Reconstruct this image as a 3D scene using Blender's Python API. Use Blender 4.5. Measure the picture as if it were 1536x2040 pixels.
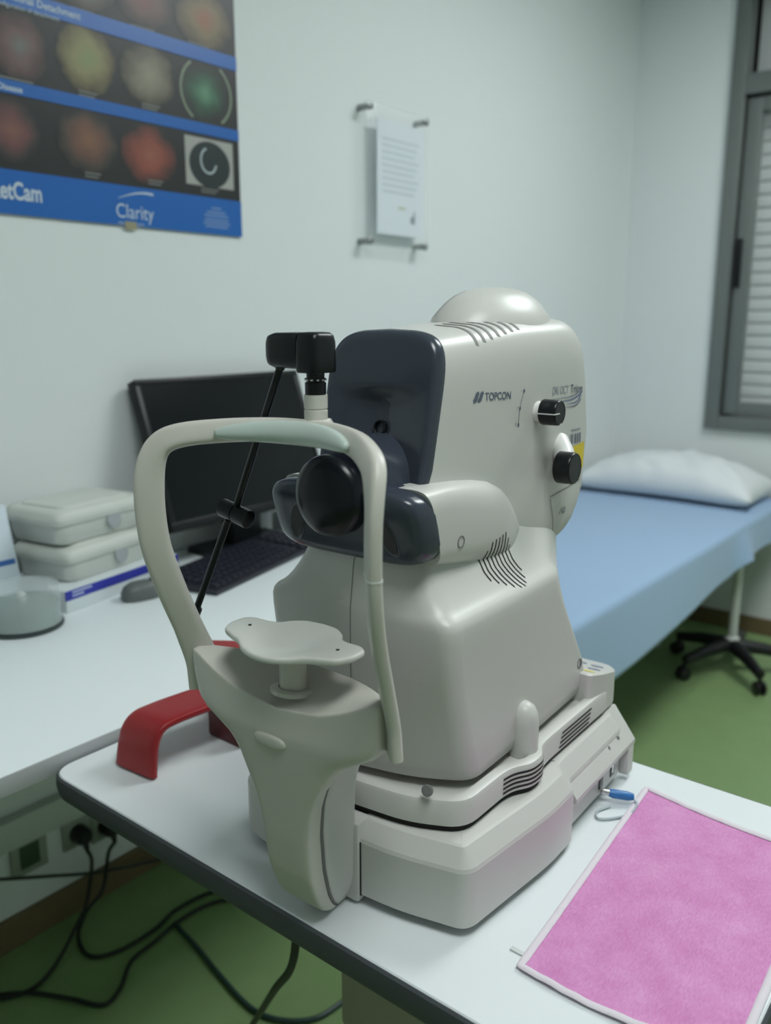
import bpy, bmesh, math, random
from mathutils import Vector, Matrix, noise
from mathutils.bvhtree import BVHTree

random.seed(7)
scene = bpy.context.scene
for o in list(bpy.data.objects):
    bpy.data.objects.remove(o, do_unlink=True)
col = scene.collection

# ------------------------------------------------------------------ camera
PPX, PPY = 768.0, 1020.0
VY, VX = (2170.0, 640.0), (-1420.0, 640.0)          # vanishing points of the room's axes
FPX = math.sqrt(-((VX[0]-PPX)*(VY[0]-PPX) + (VX[1]-PPY)*(VY[1]-PPY)))
CAM_Z = 1.29
def cray(u, v): return Vector((u-PPX, -(v-PPY), -FPX))
aY = cray(*VY).normalized(); aX = -cray(*VX).normalized(); aZ = aX.cross(aY).normalized()
RW = Matrix((aX, aY, aZ))                            # camera space -> world
CAM = Vector((0, 0, CAM_Z))
cd = bpy.data.cameras.new('camera'); cam = bpy.data.objects.new('camera', cd); col.objects.link(cam)
cam.matrix_world = Matrix.Translation(CAM) @ RW.to_4x4()
cd.sensor_fit = 'HORIZONTAL'; cd.sensor_width = 36.0; cd.lens = FPX/1536.0*36.0
cd.clip_start = 0.02; cd.clip_end = 50
cd.dof.use_dof = True; cd.dof.focus_distance = 0.80; cd.dof.aperture_fstop = 6.3
scene.camera = cam

def PW(u, v, axis, val):                             # pixel ray meets a world plane
    d = RW @ cray(u, v); t = (val-CAM[axis])/d[axis]; return CAM + d*t

# ------------------------------------------------------------------ world, exposure
w = bpy.data.worlds.new('world'); scene.world = w; w.use_nodes = True
w.node_tree.nodes['Background'].inputs[0].default_value = (0.75, 0.85, 0.95, 1)
w.node_tree.nodes['Background'].inputs[1].default_value = 0.25
scene.view_settings.view_transform = 'Standard'
try: scene.view_settings.look = 'None'
except Exception: pass
scene.view_settings.exposure = 0.66; scene.view_settings.gamma = 1.0
scene.view_settings.use_curve_mapping = False
LIGHT_POWER = 10.0
LIGHT_COL = (0.95, 1.0, 1.0)

# ------------------------------------------------------------------ room numbers
XW, YW, XR, YF, ZC = -1.60, 3.67, 1.9, -2.0, 2.70
TT, DT = 0.75, 0.765                                 # table top, desk top heights
M0 = Vector((-0.5, 0.66, TT)); PHI = math.radians(2.5)   # scanner origin and turn
LW = Matrix.Rotation(PHI, 3, 'Z')
def PLc(u, v, axis, val):                            # pixel ray meets a plane of the scanner's own frame
    d = LW.transposed() @ (RW @ cray(u, v)); o = LW.transposed() @ (CAM-M0)
    return o + d*((val-o[axis])/d[axis])

# ------------------------------------------------------------------ materials
MATS = {}
def mat(name, color, rough=0.5, metal=0.0, bump=0.0, bscale=200.0, var=0.0, vscale=8.0, spec=0.5,
        coat=0.0, alpha=1.0, emit=0.0, trans=0.0, stretch=None, sheen=0.0):
    if name in MATS: return MATS[name]
    m = bpy.data.materials.new(name); m.use_nodes = True; nt = m.node_tree
    b = nt.nodes['Principled BSDF']
    b.inputs['Base Color'].default_value = (*color, 1); b.inputs['Roughness'].default_value = rough
    b.inputs['Metallic'].default_value = metal; b.inputs['Specular IOR Level'].default_value = spec
    b.inputs['Coat Weight'].default_value = coat; b.inputs['Alpha'].default_value = alpha
    b.inputs['Transmission Weight'].default_value = trans; b.inputs['Sheen Weight'].default_value = sheen
    if emit:
        b.inputs['Emission Color'].default_value = (*color, 1); b.inputs['Emission Strength'].default_value = emit
    tc = nt.nodes.new('ShaderNodeTexCoord'); src = tc.outputs['Object']
    if stretch:
        mp = nt.nodes.new('ShaderNodeMapping'); mp.inputs['Scale'].default_value = stretch
        nt.links.new(src, mp.inputs['Vector']); src = mp.outputs['Vector']
    if var:
        n = nt.nodes.new('ShaderNodeTexNoise'); n.inputs['Scale'].default_value = vscale; n.inputs['Detail'].default_value = 5
        nt.links.new(src, n.inputs['Vector'])
        mx = nt.nodes.new('ShaderNodeMix'); mx.data_type = 'RGBA'
        mx.inputs[6].default_value = (*[c*(1-var) for c in color], 1)
        mx.inputs[7].default_value = (*[min(1, c*(1+var)) for c in color], 1)
        nt.links.new(n.outputs['Fac'], mx.inputs[0]); nt.links.new(mx.outputs[2], b.inputs['Base Color'])
    if bump:
        n2 = nt.nodes.new('ShaderNodeTexNoise'); n2.inputs['Scale'].default_value = bscale; n2.inputs['Detail'].default_value = 3
        nt.links.new(src, n2.inputs['Vector'])
        bp = nt.nodes.new('ShaderNodeBump'); bp.inputs['Strength'].default_value = bump; bp.inputs['Distance'].default_value = 0.002
        nt.links.new(n2.outputs['Fac'], bp.inputs['Height']); nt.links.new(bp.outputs['Normal'], b.inputs['Normal'])
    MATS[name] = m; return m

wall_m = mat('wall_paint', (0.715, 0.755, 0.755), 0.75, bump=0.15, bscale=120, var=0.012, vscale=2)
ceil_m = mat('ceiling_paint', (0.72, 0.75, 0.74), 0.85, bump=0.1)
floor_m = mat('green_vinyl', (0.235, 0.35, 0.155), 0.42, bump=0.08, bscale=60, var=0.12, vscale=14)
skirt_m = mat('brown_skirting', (0.16, 0.115, 0.06), 0.5, var=0.15, vscale=10)
white_m = mat('scanner_white_plastic', (0.57, 0.565, 0.54), 0.34, bump=0.06, bscale=1500, spec=0.45)
cream_m = mat('scanner_cream_plastic', (0.56, 0.545, 0.495), 0.36, bump=0.06, bscale=1500, spec=0.45)
dark_m = mat('slate_plastic', (0.040, 0.048, 0.067), 0.22, spec=0.45)
black_m = mat('black_plastic', (0.006, 0.007, 0.009), 0.30, spec=0.3)
rubber_m = mat('black_rubber', (0.006, 0.006, 0.008), 0.42)
gap_m = mat('dark_gap', (0.012, 0.010, 0.010), 0.8)
seam_m = mat('seam_grey', (0.16, 0.16, 0.16), 0.7)
ink_m = mat('grey_ink', (0.10, 0.12, 0.17), 0.6)
ink2_m = mat('pale_grey_ink', (0.26, 0.28, 0.34), 0.6)
blueink_m = mat('blue_ink', (0.10, 0.14, 0.30), 0.6)
pad_m = mat('mint_silicone', (0.46, 0.54, 0.50), 0.30, spec=0.5)
steel_m = mat('bright_steel', (0.62, 0.62, 0.62), 0.25, metal=1.0)
table_m = mat('table_laminate', (0.76, 0.80, 0.82), 0.32, bump=0.04, bscale=400)
edge_m = mat('grey_edging', (0.060, 0.066, 0.075), 0.55)
desk_m = mat('desk_laminate', (0.80, 0.86, 0.88), 0.42, bump=0.03, bscale=300)
deskedge_m = mat('desk_edge', (0.40, 0.42, 0.43), 0.5)
red_m = mat('red_plastic', (0.30, 0.012, 0.016), 0.34, bump=0.08, bscale=900)
dred_m = mat('dark_red_plastic', (0.09, 0.006, 0.010), 0.45)
alu_m = mat('window_aluminium', (0.165, 0.185, 0.18), 0.42, metal=0.25)
beige_m = mat('beige_metal', (0.34, 0.31, 0.24), 0.5)
paper_m = mat('paper', (0.72, 0.76, 0.82), 0.7)
cord_m = mat('cord_rubber', (0.010, 0.013, 0.012), 0.5)

# ------------------------------------------------------------------ object helpers
def tag(o, label=None, cat=None, group=None, kind=None):
    if label: o['label'] = label
    if cat: o['category'] = cat
    if group: o['group'] = group
    if kind: o['kind'] = kind
    return o
def empty(name, loc=(0, 0, 0), rz=0.0, parent=None):
    o = bpy.data.objects.new(name, None); col.objects.link(o); o.location = loc; o.rotation_euler = (0, 0, rz)
    o.empty_display_size = 0.02
    if parent: o.parent = parent
    return o
def obj(name, verts, faces, m, parent=None, smooth=True, angle=38, loc=None, rot=None):
    me = bpy.data.meshes.new(name); me.from_pydata([tuple(v) for v in verts], [], faces); me.update()
    bm = bmesh.new(); bm.from_mesh(me); bmesh.ops.recalc_face_normals(bm, faces=bm.faces); bm.to_mesh(me); bm.free()
    return link(name, me, m, parent, smooth, angle, loc, rot)
def link(name, me, m, parent=None, smooth=True, angle=38, loc=None, rot=None):
    me.materials.clear(); me.materials.append(m)
    if smooth:
        me.polygons.foreach_set('use_smooth', [True]*len(me.polygons))
        me.set_sharp_from_angle(angle=math.radians(angle))
    o = bpy.data.objects.new(name, me); col.objects.link(o)
    if parent: o.parent = parent
    if loc is not None: o.location = loc
    if rot is not None: o.rotation_euler = rot
    return o
class MB:
    """collects shapes for ONE mesh"""
    def __init__(s): s.v = []; s.f = []
    def add(s, verts, faces):
        k = len(s.v); s.v += [Vector(p) for p in verts]; s.f += [tuple(i+k for i in f) for f in faces]; return s
    def build(s, name, m, parent=None, **k): return obj(name, s.v, s.f, m, parent, **k)
    def box(s, x0, x1, y0, y1, z0, z1, bev=0.0, seg=2):
        bm = bmesh.new(); bmesh.ops.create_cube(bm, size=1.0)
        for q in bm.verts:
            q.co = Vector(((x0+x1)/2+q.co.x*(x1-x0), (y0+y1)/2+q.co.y*(y1-y0), (z0+z1)/2+q.co.z*(z1-z0)))
        if bev: bmesh.ops.bevel(bm, geom=bm.edges[:], offset=bev, segments=seg, profile=0.5, affect='EDGES', clamp_overlap=True)
        bm.verts.index_update()
        s.add([q.co.copy() for q in bm.verts], [[q.index for q in f.verts] for f in bm.faces]); bm.free(); return s
    def rings(s, rings, cap0=True, cap1=True, closed=True):
        k = len(s.v); n = len(rings[0])
        for r in rings: s.v += [Vector(p) for p in r]
        for i in range(len(rings)-1):
            for j in range(n if closed else n-1):
                a, b = k+i*n+j, k+i*n+(j+1) % n
                s.f.append((a, b, b+n, a+n))
        if cap0: s.f.append(tuple(k+j for j in range(n))[::-1])
        if cap1: s.f.append(tuple(k+(len(rings)-1)*n+j for j in range(n)))
        return s
    def tube(s, path, rad, n=10, caps=True):
        path = [Vector(p) for p in path]; rads = rad if isinstance(rad, (list, tuple)) else [rad]*len(path)
        rings = []; up = None
        for i, p in enumerate(path):
            t = (path[min(i+1, len(path)-1)]-path[max(i-1, 0)]).normalized()
            if up is None:
                up = Vector((0, 0, 1)) if abs(t.z) < 0.9 else Vector((1, 0, 0))
            a = (up-t*up.dot(t)).normalized(); b = t.cross(a); up = a
            rings.append([p+(a*math.cos(2*math.pi*k/n)+b*math.sin(2*math.pi*k/n))*rads[i] for k in range(n)])
        return s.rings(rings, caps, caps)
    def lathe(s, p, d, prof, n=28, caps=True):      # prof: (radius, distance along d)
        d = Vector(d).normalized(); p = Vector(p)
        a = (Vector((0, 0, 1)) if abs(d.z) < 0.9 else Vector((1, 0, 0))); a = (a-d*a.dot(d)).normalized(); b = d.cross(a)
        return s.rings([[p+d*h+(a*math.cos(2*math.pi*k/n)+b*math.sin(2*math.pi*k/n))*max(r, 1e-5) for k in range(n)] for r, h in prof], caps, caps)
def box(name, b, m, parent=None, bev=0.002, seg=2, **k): return MB().box(*b, bev=bev, seg=seg).build(name, m, parent, **k)
def catmull(pts, n=8):
    pts = [Vector(p) for p in pts]; out = []
    for i in range(len(pts)-1):
        p0, p1, p2, p3 = pts[max(i-1, 0)], pts[i], pts[i+1], pts[min(i+2, len(pts)-1)]
        for k in range(n):
            t = k/n
            out.append(0.5*((2*p1)+(p2-p0)*t+(2*p0-5*p1+4*p2-p3)*t*t+(3*p1-p0-3*p2+p3)*t**3))
    out.append(pts[-1]); return out
def interp(x, xs, ys):
    if x <= xs[0]: return ys[0]
    for i in range(len(xs)-1):
        if x <= xs[i+1]: return ys[i]+(ys[i+1]-ys[i])*(x-xs[i])/(xs[i+1]-xs[i])
    return ys[-1]
def superring(hx, hz, n=48, e=5.0):
    out = []
    for k in range(n):
        a = 2*math.pi*k/n; c, s_ = math.cos(a), math.sin(a)
        out.append((hx*math.copysign(abs(c)**(2/e), c), hz*math.copysign(abs(s_)**(2/e), s_)))
    return out
def rpoly(pts, r, seg=5):
    """round the corners of a closed 2D polygon; r one radius or a list"""
    n = len(pts); out = []
    for i in range(n):
        p = Vector(pts[i]); a = Vector(pts[i-1]); b = Vector(pts[(i+1) % n]); ri = r[i] if isinstance(r, (list, tuple)) else r
        da, db = (a-p), (b-p); ri = min(ri, da.length*0.48, db.length*0.48)
        if ri < 1e-5: out += [p.copy() for _ in range(seg+1)]; continue
        q0, q1 = p+da.normalized()*ri, p+db.normalized()*ri
        for k in range(seg+1):
            t = k/seg; out.append(q0*(1-t)**2+p*2*t*(1-t)+q1*t*t)
    return out
def inset2(pts, d):
    """offset a closed 2D loop inwards by d (towards its inside)"""
    n = len(pts); area = sum(pts[i].x*pts[(i+1) % n].y-pts[(i+1) % n].x*pts[i].y for i in range(n)); sg = 1 if area > 0 else -1
    out = []
    for i in range(n):
        j = 1
        while (pts[(i+j) % n]-pts[i-j]).length < 1e-6 and j < 4: j += 1
        t = (pts[(i+j) % n]-pts[i-j]).normalized(); out.append(pts[i]+Vector((-t.y, t.x))*d*sg)
    return out
def text_mesh(s, size, align='LEFT', bold=0.0, xs=1.0, space=1.0):
    cu = bpy.data.curves.new('text', 'FONT'); cu.body = s; cu.size = size; cu.align_x = align; cu.offset = bold
    cu.space_character = space; cu.resolution_u = 4
    t = bpy.data.objects.new('text', cu); col.objects.link(t)
    bpy.context.view_layer.update()
    me = bpy.data.meshes.new_from_object(t.evaluated_get(bpy.context.evaluated_depsgraph_get()))
    bpy.data.objects.remove(t, do_unlink=True); bpy.data.curves.remove(cu)
    for v_ in me.vertices: v_.co.x *= xs
    return me
def bvh(o):
    bm = bmesh.new(); bm.from_mesh(o.data); t = BVHTree.FromBMesh(bm); bm.free(); return t
def wrap_x(tree, me, y0, z0, dy=0.0, lift=0.0005, slope=0.0):
    """lay a flat mesh (its x along local +y, its y along +z) on a side that faces +x"""
    for v_ in me.vertices:
        y = y0+v_.co.x; z = z0+v_.co.y+slope*v_.co.x
        h = tree.ray_cast(Vector((0.4, y, z)), Vector((-1, 0, 0)))[0]
        v_.co = Vector(((h.x if h else 0.08)+lift+v_.co.z, y, z))
    me.update(); return me
def grid_mesh(w_, h_, nx, ny):
    me = bpy.data.meshes.new('strip'); vs = [(w_*i/nx, h_*j/ny, 0) for j in range(ny+1) for i in range(nx+1)]
    fs = [(j*(nx+1)+i, j*(nx+1)+i+1, (j+1)*(nx+1)+i+1, (j+1)*(nx+1)+i) for j in range(ny) for i in range(nx)]
    me.from_pydata(vs, [], fs); me.update(); return me
def ribbon_mesh(pts, wd):
    """flat ribbon along 2D points; wd one width or a list"""
    me = bpy.data.meshes.new('ribbon'); vs = []; fs = []
    for i, p in enumerate(pts):
        p = Vector(p); t = (Vector(pts[min(i+1, len(pts)-1)])-Vector(pts[max(i-1, 0)])).normalized(); nrm = Vector((-t.y, t.x))
        w2 = (wd[i] if isinstance(wd, (list, tuple)) else wd)/2
        a, b = p+nrm*w2, p-nrm*w2; vs += [(a.x, a.y, 0), (b.x, b.y, 0)]
        if i: fs.append((2*i-2, 2*i-1, 2*i+1, 2*i))
    me.from_pydata(vs, [], fs); me.update(); return me

# ================================================================== the room
def struct(name, b, m, bev=0.0): return tag(box(name, b, m, bev=bev, smooth=False), kind='structure')
struct('floor', (XW-0.1, XR+0.1, YF-0.1, YW+0.3, -0.1, 0), floor_m)
struct('ceiling', (XW-0.1, XR+0.1, YF-0.1, YW+0.3, ZC, ZC+0.1), ceil_m)
struct('wall_left', (XW-0.1, XW, YF-0.1, YW+0.3, 0, ZC), wall_m)
struct('wall_right', (XR, XR+0.1, YF-0.1, YW+0.3, 0, ZC), wall_m)
struct('wall_front', (XW, XR, YF-0.1, YF, 0, ZC), wall_m)
# window wall with its opening
WX0 = PW(1405, 852, 1, YW).x; WX1 = WX0+1.35; WZ0 = PW(1405, 852, 1, YW).z; WZ1 = 2.58
mb = MB(); mb.box(XW, WX0, YW, YW+0.25, 0, ZC); mb.box(WX1, XR, YW, YW+0.25, 0, ZC)
mb.box(WX0, WX1, YW, YW+0.25, 0, WZ0); mb.box(WX0, WX1, YW, YW+0.25, WZ1, ZC)
tag(mb.build('wall_back', wall_m, smooth=False), kind='structure')
struct('baseboard_left', (XW, XW+0.014, YF, YW-0.014, 0, 0.07), skirt_m, 0.002)
struct('baseboard_back', (XW, XR, YW-0.014, YW, 0, 0.07), skirt_m, 0.002)
struct('baseboard_right', (XR-0.014, XR, YF, YW-0.014, 0, 0.07), skirt_m, 0.002)

win = tag(empty('window_1', ((WX0+WX1)/2, YW, WZ0)), kind='structure')
def wbox(name, x0, x1, y0, y1, z0, z1, m, bev=0.003):
    c = win.location; return box(name, (x0-c.x, x1-c.x, y0-c.y, y1-c.y, z0-c.z, z1-c.z), m, win, bev=bev)
FW = 0.056; ZT0 = PW(1490, 190, 1, YW).z; ZT1 = PW(1503, 147, 1, YW).z       # transom between the two lights
wbox('window_frame', WX0, WX0+FW, YW-0.025, YW+0.05, WZ0, WZ1, alu_m)
wbox('window_frame', WX1-FW, WX1, YW-0.025, YW+0.05, WZ0, WZ1, alu_m)
wbox('window_frame', WX0+FW, WX1-FW, YW-0.025, YW+0.05, WZ0, WZ0+0.055, alu_m)
wbox('window_frame', WX0+FW, WX1-FW, YW-0.025, YW+0.05, WZ1-0.06, WZ1, alu_m)
wbox('transom', WX0+FW, WX1-FW, YW-0.025, YW+0.05, ZT0, ZT1, alu_m)
SX0, SX1, SZ0, SZ1 = WX0+FW+0.008, WX1-FW-0.008, WZ0+0.063, ZT0-0.012
MX = (SX0+SX1)/2
for x0, x1 in ((SX0, MX-0.004), (MX+0.004, SX1)):
    s = wbox('sash', x0, x0+0.056, YW+0.0, YW+0.045, SZ0, SZ1, alu_m)
    wbox('sash', x1-0.056, x1, YW+0.0, YW+0.045, SZ0, SZ1, alu_m)
    wbox('sash', x0+0.056, x1-0.056, YW+0.0, YW+0.045, SZ0, SZ0+0.05, alu_m)
    wbox('sash', x0+0.056, x1-0.056, YW+0.0, YW+0.045, SZ1-0.05, SZ1, alu_m)
    wbox('pane', x0+0.054, x1-0.054, YW+0.02, YW+0.026, SZ0+0.048, SZ1-0.048,
         mat('window_glass', (0.9, 0.95, 0.95), 0.03, alpha=0.12, spec=0.5), 0)
hz = PW(1472, 525, 1, YW).z
h = wbox('window_latch', SX0+0.004, SX0+0.026, YW-0.016, YW+0.0, hz-0.095, hz+0.095, black_m, 0.004)
wbox('shutter_box', WX0+FW, WX1-FW, YW+0.10, YW+0.2, ZT1-0.02, WZ1-0.06, mat('shutter_white', (0.62, 0.66, 0.65), 0.5), 0.004)
sl = MB(); sl.rings([[(-(WX1-WX0)/2+FW+0.01+i*((WX1-WX0)-2*FW-0.02), y, z) for y, z in
      ((0.02, 0), (0.004, 0.003), (0.0, 0.02), (0.004, 0.043), (0.02, 0.046))] for i in (0, 1)])
s0 = sl.build('shutter_slat', MATS['shutter_white'], win); zz = WZ0+0.03; k = 0
while zz < ZT1-0.03:
    o = s0 if k == 0 else s0.copy()
    if k: col.objects.link(o); o.parent = win
    o.location = (0, 0.115, zz-WZ0); zz += 0.0505; k += 1
wbox('shutter_backing', WX0, WX1, YW+0.2, YW+0.24, WZ0, WZ1, mat('outer_dark', (0.03, 0.03, 0.03), 0.8), 0)

# ceiling light panels: the room's own lamps
diff_m = mat('lamp_diffuser', LIGHT_COL, 0.6, emit=LIGHT_POWER)
frame_m = mat('lamp_frame', (0.75, 0.77, 0.77), 0.4)
LIGHTS = [(-0.15, 2.42, 'over the floor beside the bed', 0.6), (0.20, 0.25, 'over the instrument table', 0.42)]
for lx, ly, where, ll in LIGHTS:
    L = tag(empty('ceiling_light', (lx, ly, ZC-0.03)), 'long white ceiling light panel '+where, 'ceiling light', 'ceiling light panels')
    mb = MB()
    for b in ((-0.3, 0.3, -ll, -ll+.02), (-0.3, 0.3, ll-.02, ll), (-0.3, -0.28, -ll+.02, ll-.02), (0.28, 0.3, -ll+.02, ll-.02)):
        mb.box(*b, 0, 0.03, bev=0.002)
    mb.build('frame', frame_m, L)
    box('diffuser', (-0.28, 0.28, -ll+.02, ll-.02, 0.008, 0.028), diff_m, L, bev=0)

# ================================================================== the scanner
SC = tag(empty('eye_scanner', M0, PHI), 'large off-white eye scanner with slate front panel and chin rest on the table', 'eye scanner')
def mirror_loop(half):           # half: right side from front centre to rear centre
    return [Vector(p) for p in half]+[Vector((-p[0], p[1])) for p in half[::-1] if abs(p[0]) > 1e-6]
def rsym(h): return h+h[-2:0:-1]
def zloft(loop, levels):         # levels: (inset, z)
    return [[(p.x, p.y, z) for p in (inset2(loop, d) if d else loop)] for d, z in levels]

# base plate
bl = mirror_loop([(0, -.120), (.07, -.117), (.138, -.103), (.146, -.04), (.155, .03), (.155, .083), (.143, .095), (.143, .245), (.125, .262), (0, .268)])
bl = rpoly(bl, rsym([.01, .02, .014, .02, .02, .009, .006, .012, .012, .02]), 5)
base = MB().rings(zloft(bl, [(.004, .0075), (0, .011), (0, .0655), (.0012, .0690), (.0125, .0838), (.0150, .0853), (.0165, .0855)])).build('base', white_m, SC, angle=17)
for sx in (-1, 1):
    for y in (-.070, .06, .235):
        MB().lathe((sx*.108, y, 0), (0, 0, 1), [(.011, 0), (.012, .002), (.012, .012)], 16).build('foot', rubber_m, SC)
# sloped rear cover plates with ports below (right and left)
for sx in (1, -1):
    v = []
    for y in (.093, .262):
        v += [(sx*.118, y, .0862), (sx*.126, y, .0868), (sx*.153, y, .050), (sx*.153, y, .045), (sx*.118, y, .045)]
    cp = obj('cover_plate', v, [(0, 1, 2, 3, 4), (9, 8, 7, 6, 5)]+[(i, (i+1) % 5, (i+1) % 5+5, i+5) for i in range(5)], white_m, SC, angle=25)
    box('end_post', tuple(sorted((sx*.140, sx*.153)))+(.244, .262, .008, .046), white_m, SC, bev=.003)
    for y, z in ((.200, .0613), (.228, .0625)):
        MB().lathe((sx*.1445, y, z), (sx*.8, 0, .6), [(.0022, 0), (.0022, .0006)], 12).build('screw', seam_m, cp)
prt = box('port', (.1425, .1438, .212, .224, .018, .040), black_m, SC, bev=.0005)
box('port_tongue', (.1436, .1444, .215, .221, .022, .034), steel_m, prt, bev=.0003)
box('port', (.1425, .1438, .178, .190, .018, .034), black_m, SC, bev=.0005)

# sliding stage
sl_ = mirror_loop([(0, -.106), (.07, -.100), (.119, -.078), (.121, -.01), (.124, .005), (.135, .022), (.136, .045), (.126, .062), (.125, .085), (.1270, .235), (.11, .256), (0, .262)])
sl_ = rpoly(sl_, rsym([.02, .02, .02, .012, .01, .008, .008, .01, .01, .02, .02, .02]), 5)
stage = MB().rings(zloft(sl_, [(.004, .0905), (0, .0925), (0, .1135), (.0015, .117), (.005, .1185), (.011, .1185), (.012, .1130), (.013, .1130)])).build('stage', white_m, SC)
T_st = bvh(stage)
MB().rings(zloft(sl_, [(.0035, .084), (.0035, .0915)])).build('gap_strip', gap_m, SC)
def slot_on(tree, pts, wd, m, parent, name, lift=0.0004):
    me = ribbon_mesh(pts, wd); wrap_x(tree, me, 0, 0, lift=lift); return link(name, me, m, parent, smooth=False)
for k in range(4):
    z = .0965+.0048*k
    slot_on(T_st, [(-.012+.07*i/14, z) for i in range(15)], .0022, gap_m, stage, 'vent_slot')
    slot_on(T_st, [(.104+.002*k+.076*i/8, z) for i in range(9)], .0022, gap_m, stage, 'vent_slot')
# little round catch on the front lip and the upright bumpers on the sides
c = PLc(850, 1578, 1, -.095)
MB().lathe((c.x, -.0935, c.z+.001), (.25, -1, .35), [(.0055, 0), (.0055, .0012), (.0045, .002)], 16).build('catch', seam_m, stage)
for sx in (-1, 1):
    MB().lathe((sx*.1125, .044, .09), (0, 0, 1), [(.0155, 0), (.0155, .055), (.0145, .066), (.011, .074), (.006, .078), (.001, .079)], 20).build('bumper', white_m, SC)
# rear control panel
pv = []
for s_, z0 in ((1.0, .0915), (1.0, None), (.94, None)):
    r = []
    for (x, y) in rpoly([Vector(p) for p in ((.03, .190), (.121, .190), (.1255, .215), (.1255, .262), (.108, .284), (.03, .284))], [.004, .006, .02, .02, .02, .004], 4):
        cx, cy = .08, .238; x2, y2 = cx+(x-cx)*s_, cy+(y-cy)*s_
        top = .147-(y2-.190)*.24
        r.append((x2, y2, z0 if z0 else top+(0.0022 if s_ < 1 else 0)))
    pv.append(r)
cpn = MB().rings(pv).build('control_panel', white_m, SC)
for x, y, m in ((.112, .206, mat('amber_key', (.62, .55, .18), .4)), (.111, .226, ink2_m), (.106, .248, ink2_m), (.090, .206, ink2_m), (.088, .228, ink2_m), (.084, .25, ink2_m)):
    z = .149-(y-.190)*.24
    MB().rings([[(x+.008*q*math.cos(a), y+.0045*q*math.sin(a), z+h_-.24*.0045*q*math.sin(a)) for a in [2*math.pi*i/16 for i in range(16)]] for q, h_ in ((1, 0), (1, .0009), (.8, .0013))]).build('button', m, cpn)

# pedestal body
def body_ring(z, X, yc, yk, yb, r):
    yn = max(yb+.012, interp(z, [.16, .24, .265, .29, .36], [0, .170, .186, .199, .199])); xn = min(X-.006, .070)
    lp = mirror_loop([(0, yc), (X*.55, yc+(yk-yc)*.30), (X, yk), (X+.001, (yk+yb)/2), (X-.002, yb), (xn, yn), (0, yn+.006)])
    lp = rpoly(lp, rsym([.01, .03, r, .02, .014, .012, .01]), 6)
    return [(p.x, p.y, z) for p in lp]
BODY = [(.1215, .104, -.086, -.048, .206, .016), (.123, .1085, -.088, -.050, .208, .016), (.135, .1110, -.0895, -.055, .214, .016), (.16, .1100, -.091, -.064, .206, .016),
        (.20, .1090, -.092, -.076, .180, .016), (.24, .1085, -.0925, -.085, .152, .016), (.265, .1085, -.0925, -.0885, .134, .016), (.276, .1085, -.0925, -.0890, .127, .016), (.2815, .1075, -.0925, -.0885, .125, .017), (.2855, .1045, -.092, -.0875, .124, .019),
        (.2885, .0995, -.0915, -.086, .125, .021), (.293, .0945, -.091, -.084, .130, .024), (.299, .0890, -.090, -.082, .138, .025), (.307, .0835, -.089, -.079, .148, .025), (.317, .0780, -.088, -.075, .160, .024), (.328, .0735, -.086, -.071, .170, .024), (.342, .069, -.08, -.066, .175, .024), (.36, .060, -.075, -.064, .175, .02)]
body = MB().rings([body_ring(*b) for b in BODY]).build('body', white_m, SC, angle=60)
T_bd = bvh(body)
# seam down the middle of the front
sv = []; sf = []
for i in range(26):
    z = .124+.205*i/25
    yc = interp(z, [b[0] for b in BODY], [b[2] for b in BODY])-.0003
    sv += [(-.0004, yc, z), (.0004, yc, z)]
    if i: sf.append((2*i-2, 2*i-1, 2*i+1, 2*i))
obj('seam', sv, sf, seam_m, body)
MB().lathe((T_bd.ray_cast(Vector((.3, .188, .160)), Vector((-1, 0, 0)))[0].x, .188, .160), (1, 0, .05), [(.006, 0), (.006, .0005), (.0045, .0005), (.0045, -.002)], 18).build('screw_cap', seam_m, body)

# head shell
def yfront(z): return -.03-(.53-z)*.21
BZ = [.285, .30, .32, .345, .37, .40, .45, .508, .535, .56]; BY = [.196, .208, .226, .240, .249, .253, .246, .232, .222, .214]
def yback(z): return interp(z, BZ, BY)
def head_ring(t, s_=1.0, n=64):
    wd = .0630+.0170*min(1, t*1.15); z0, z1 = .292, interp(t, [0, .5, 1], [.5255, .536, .541]); cz, hz_ = (z0+z1)/2, (z1-z0)/2
    out = []
    for x, dz in superring(wd*s_, hz_*s_, n, 6.5):
        z = cz+dz
        if dz > 0: z += .0055*(1-(x/wd)**2)*(dz/hz_)**2*s_
        x *= 1-.045*max(0, (.53-z)/.2)*(1-t)
        yf, yb = yfront(z), yback(z); out.append((x, yf+(yb-yf)*t, z))
    return out
hr = [head_ring(.12, .80), head_ring(.05, .93), head_ring(.012, .985)]+[head_ring(t) for t in (0, .05, .1, .2, .3, .4, .5, .6, .7, .8, .88, .93)]
hr += [head_ring(.965, .992), head_ring(.985, .975), head_ring(.997, .945), head_ring(1.003, .90)]
head = MB().rings(hr).build('head', white_m, SC, angle=55)
T_hd = bvh(head)

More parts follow.
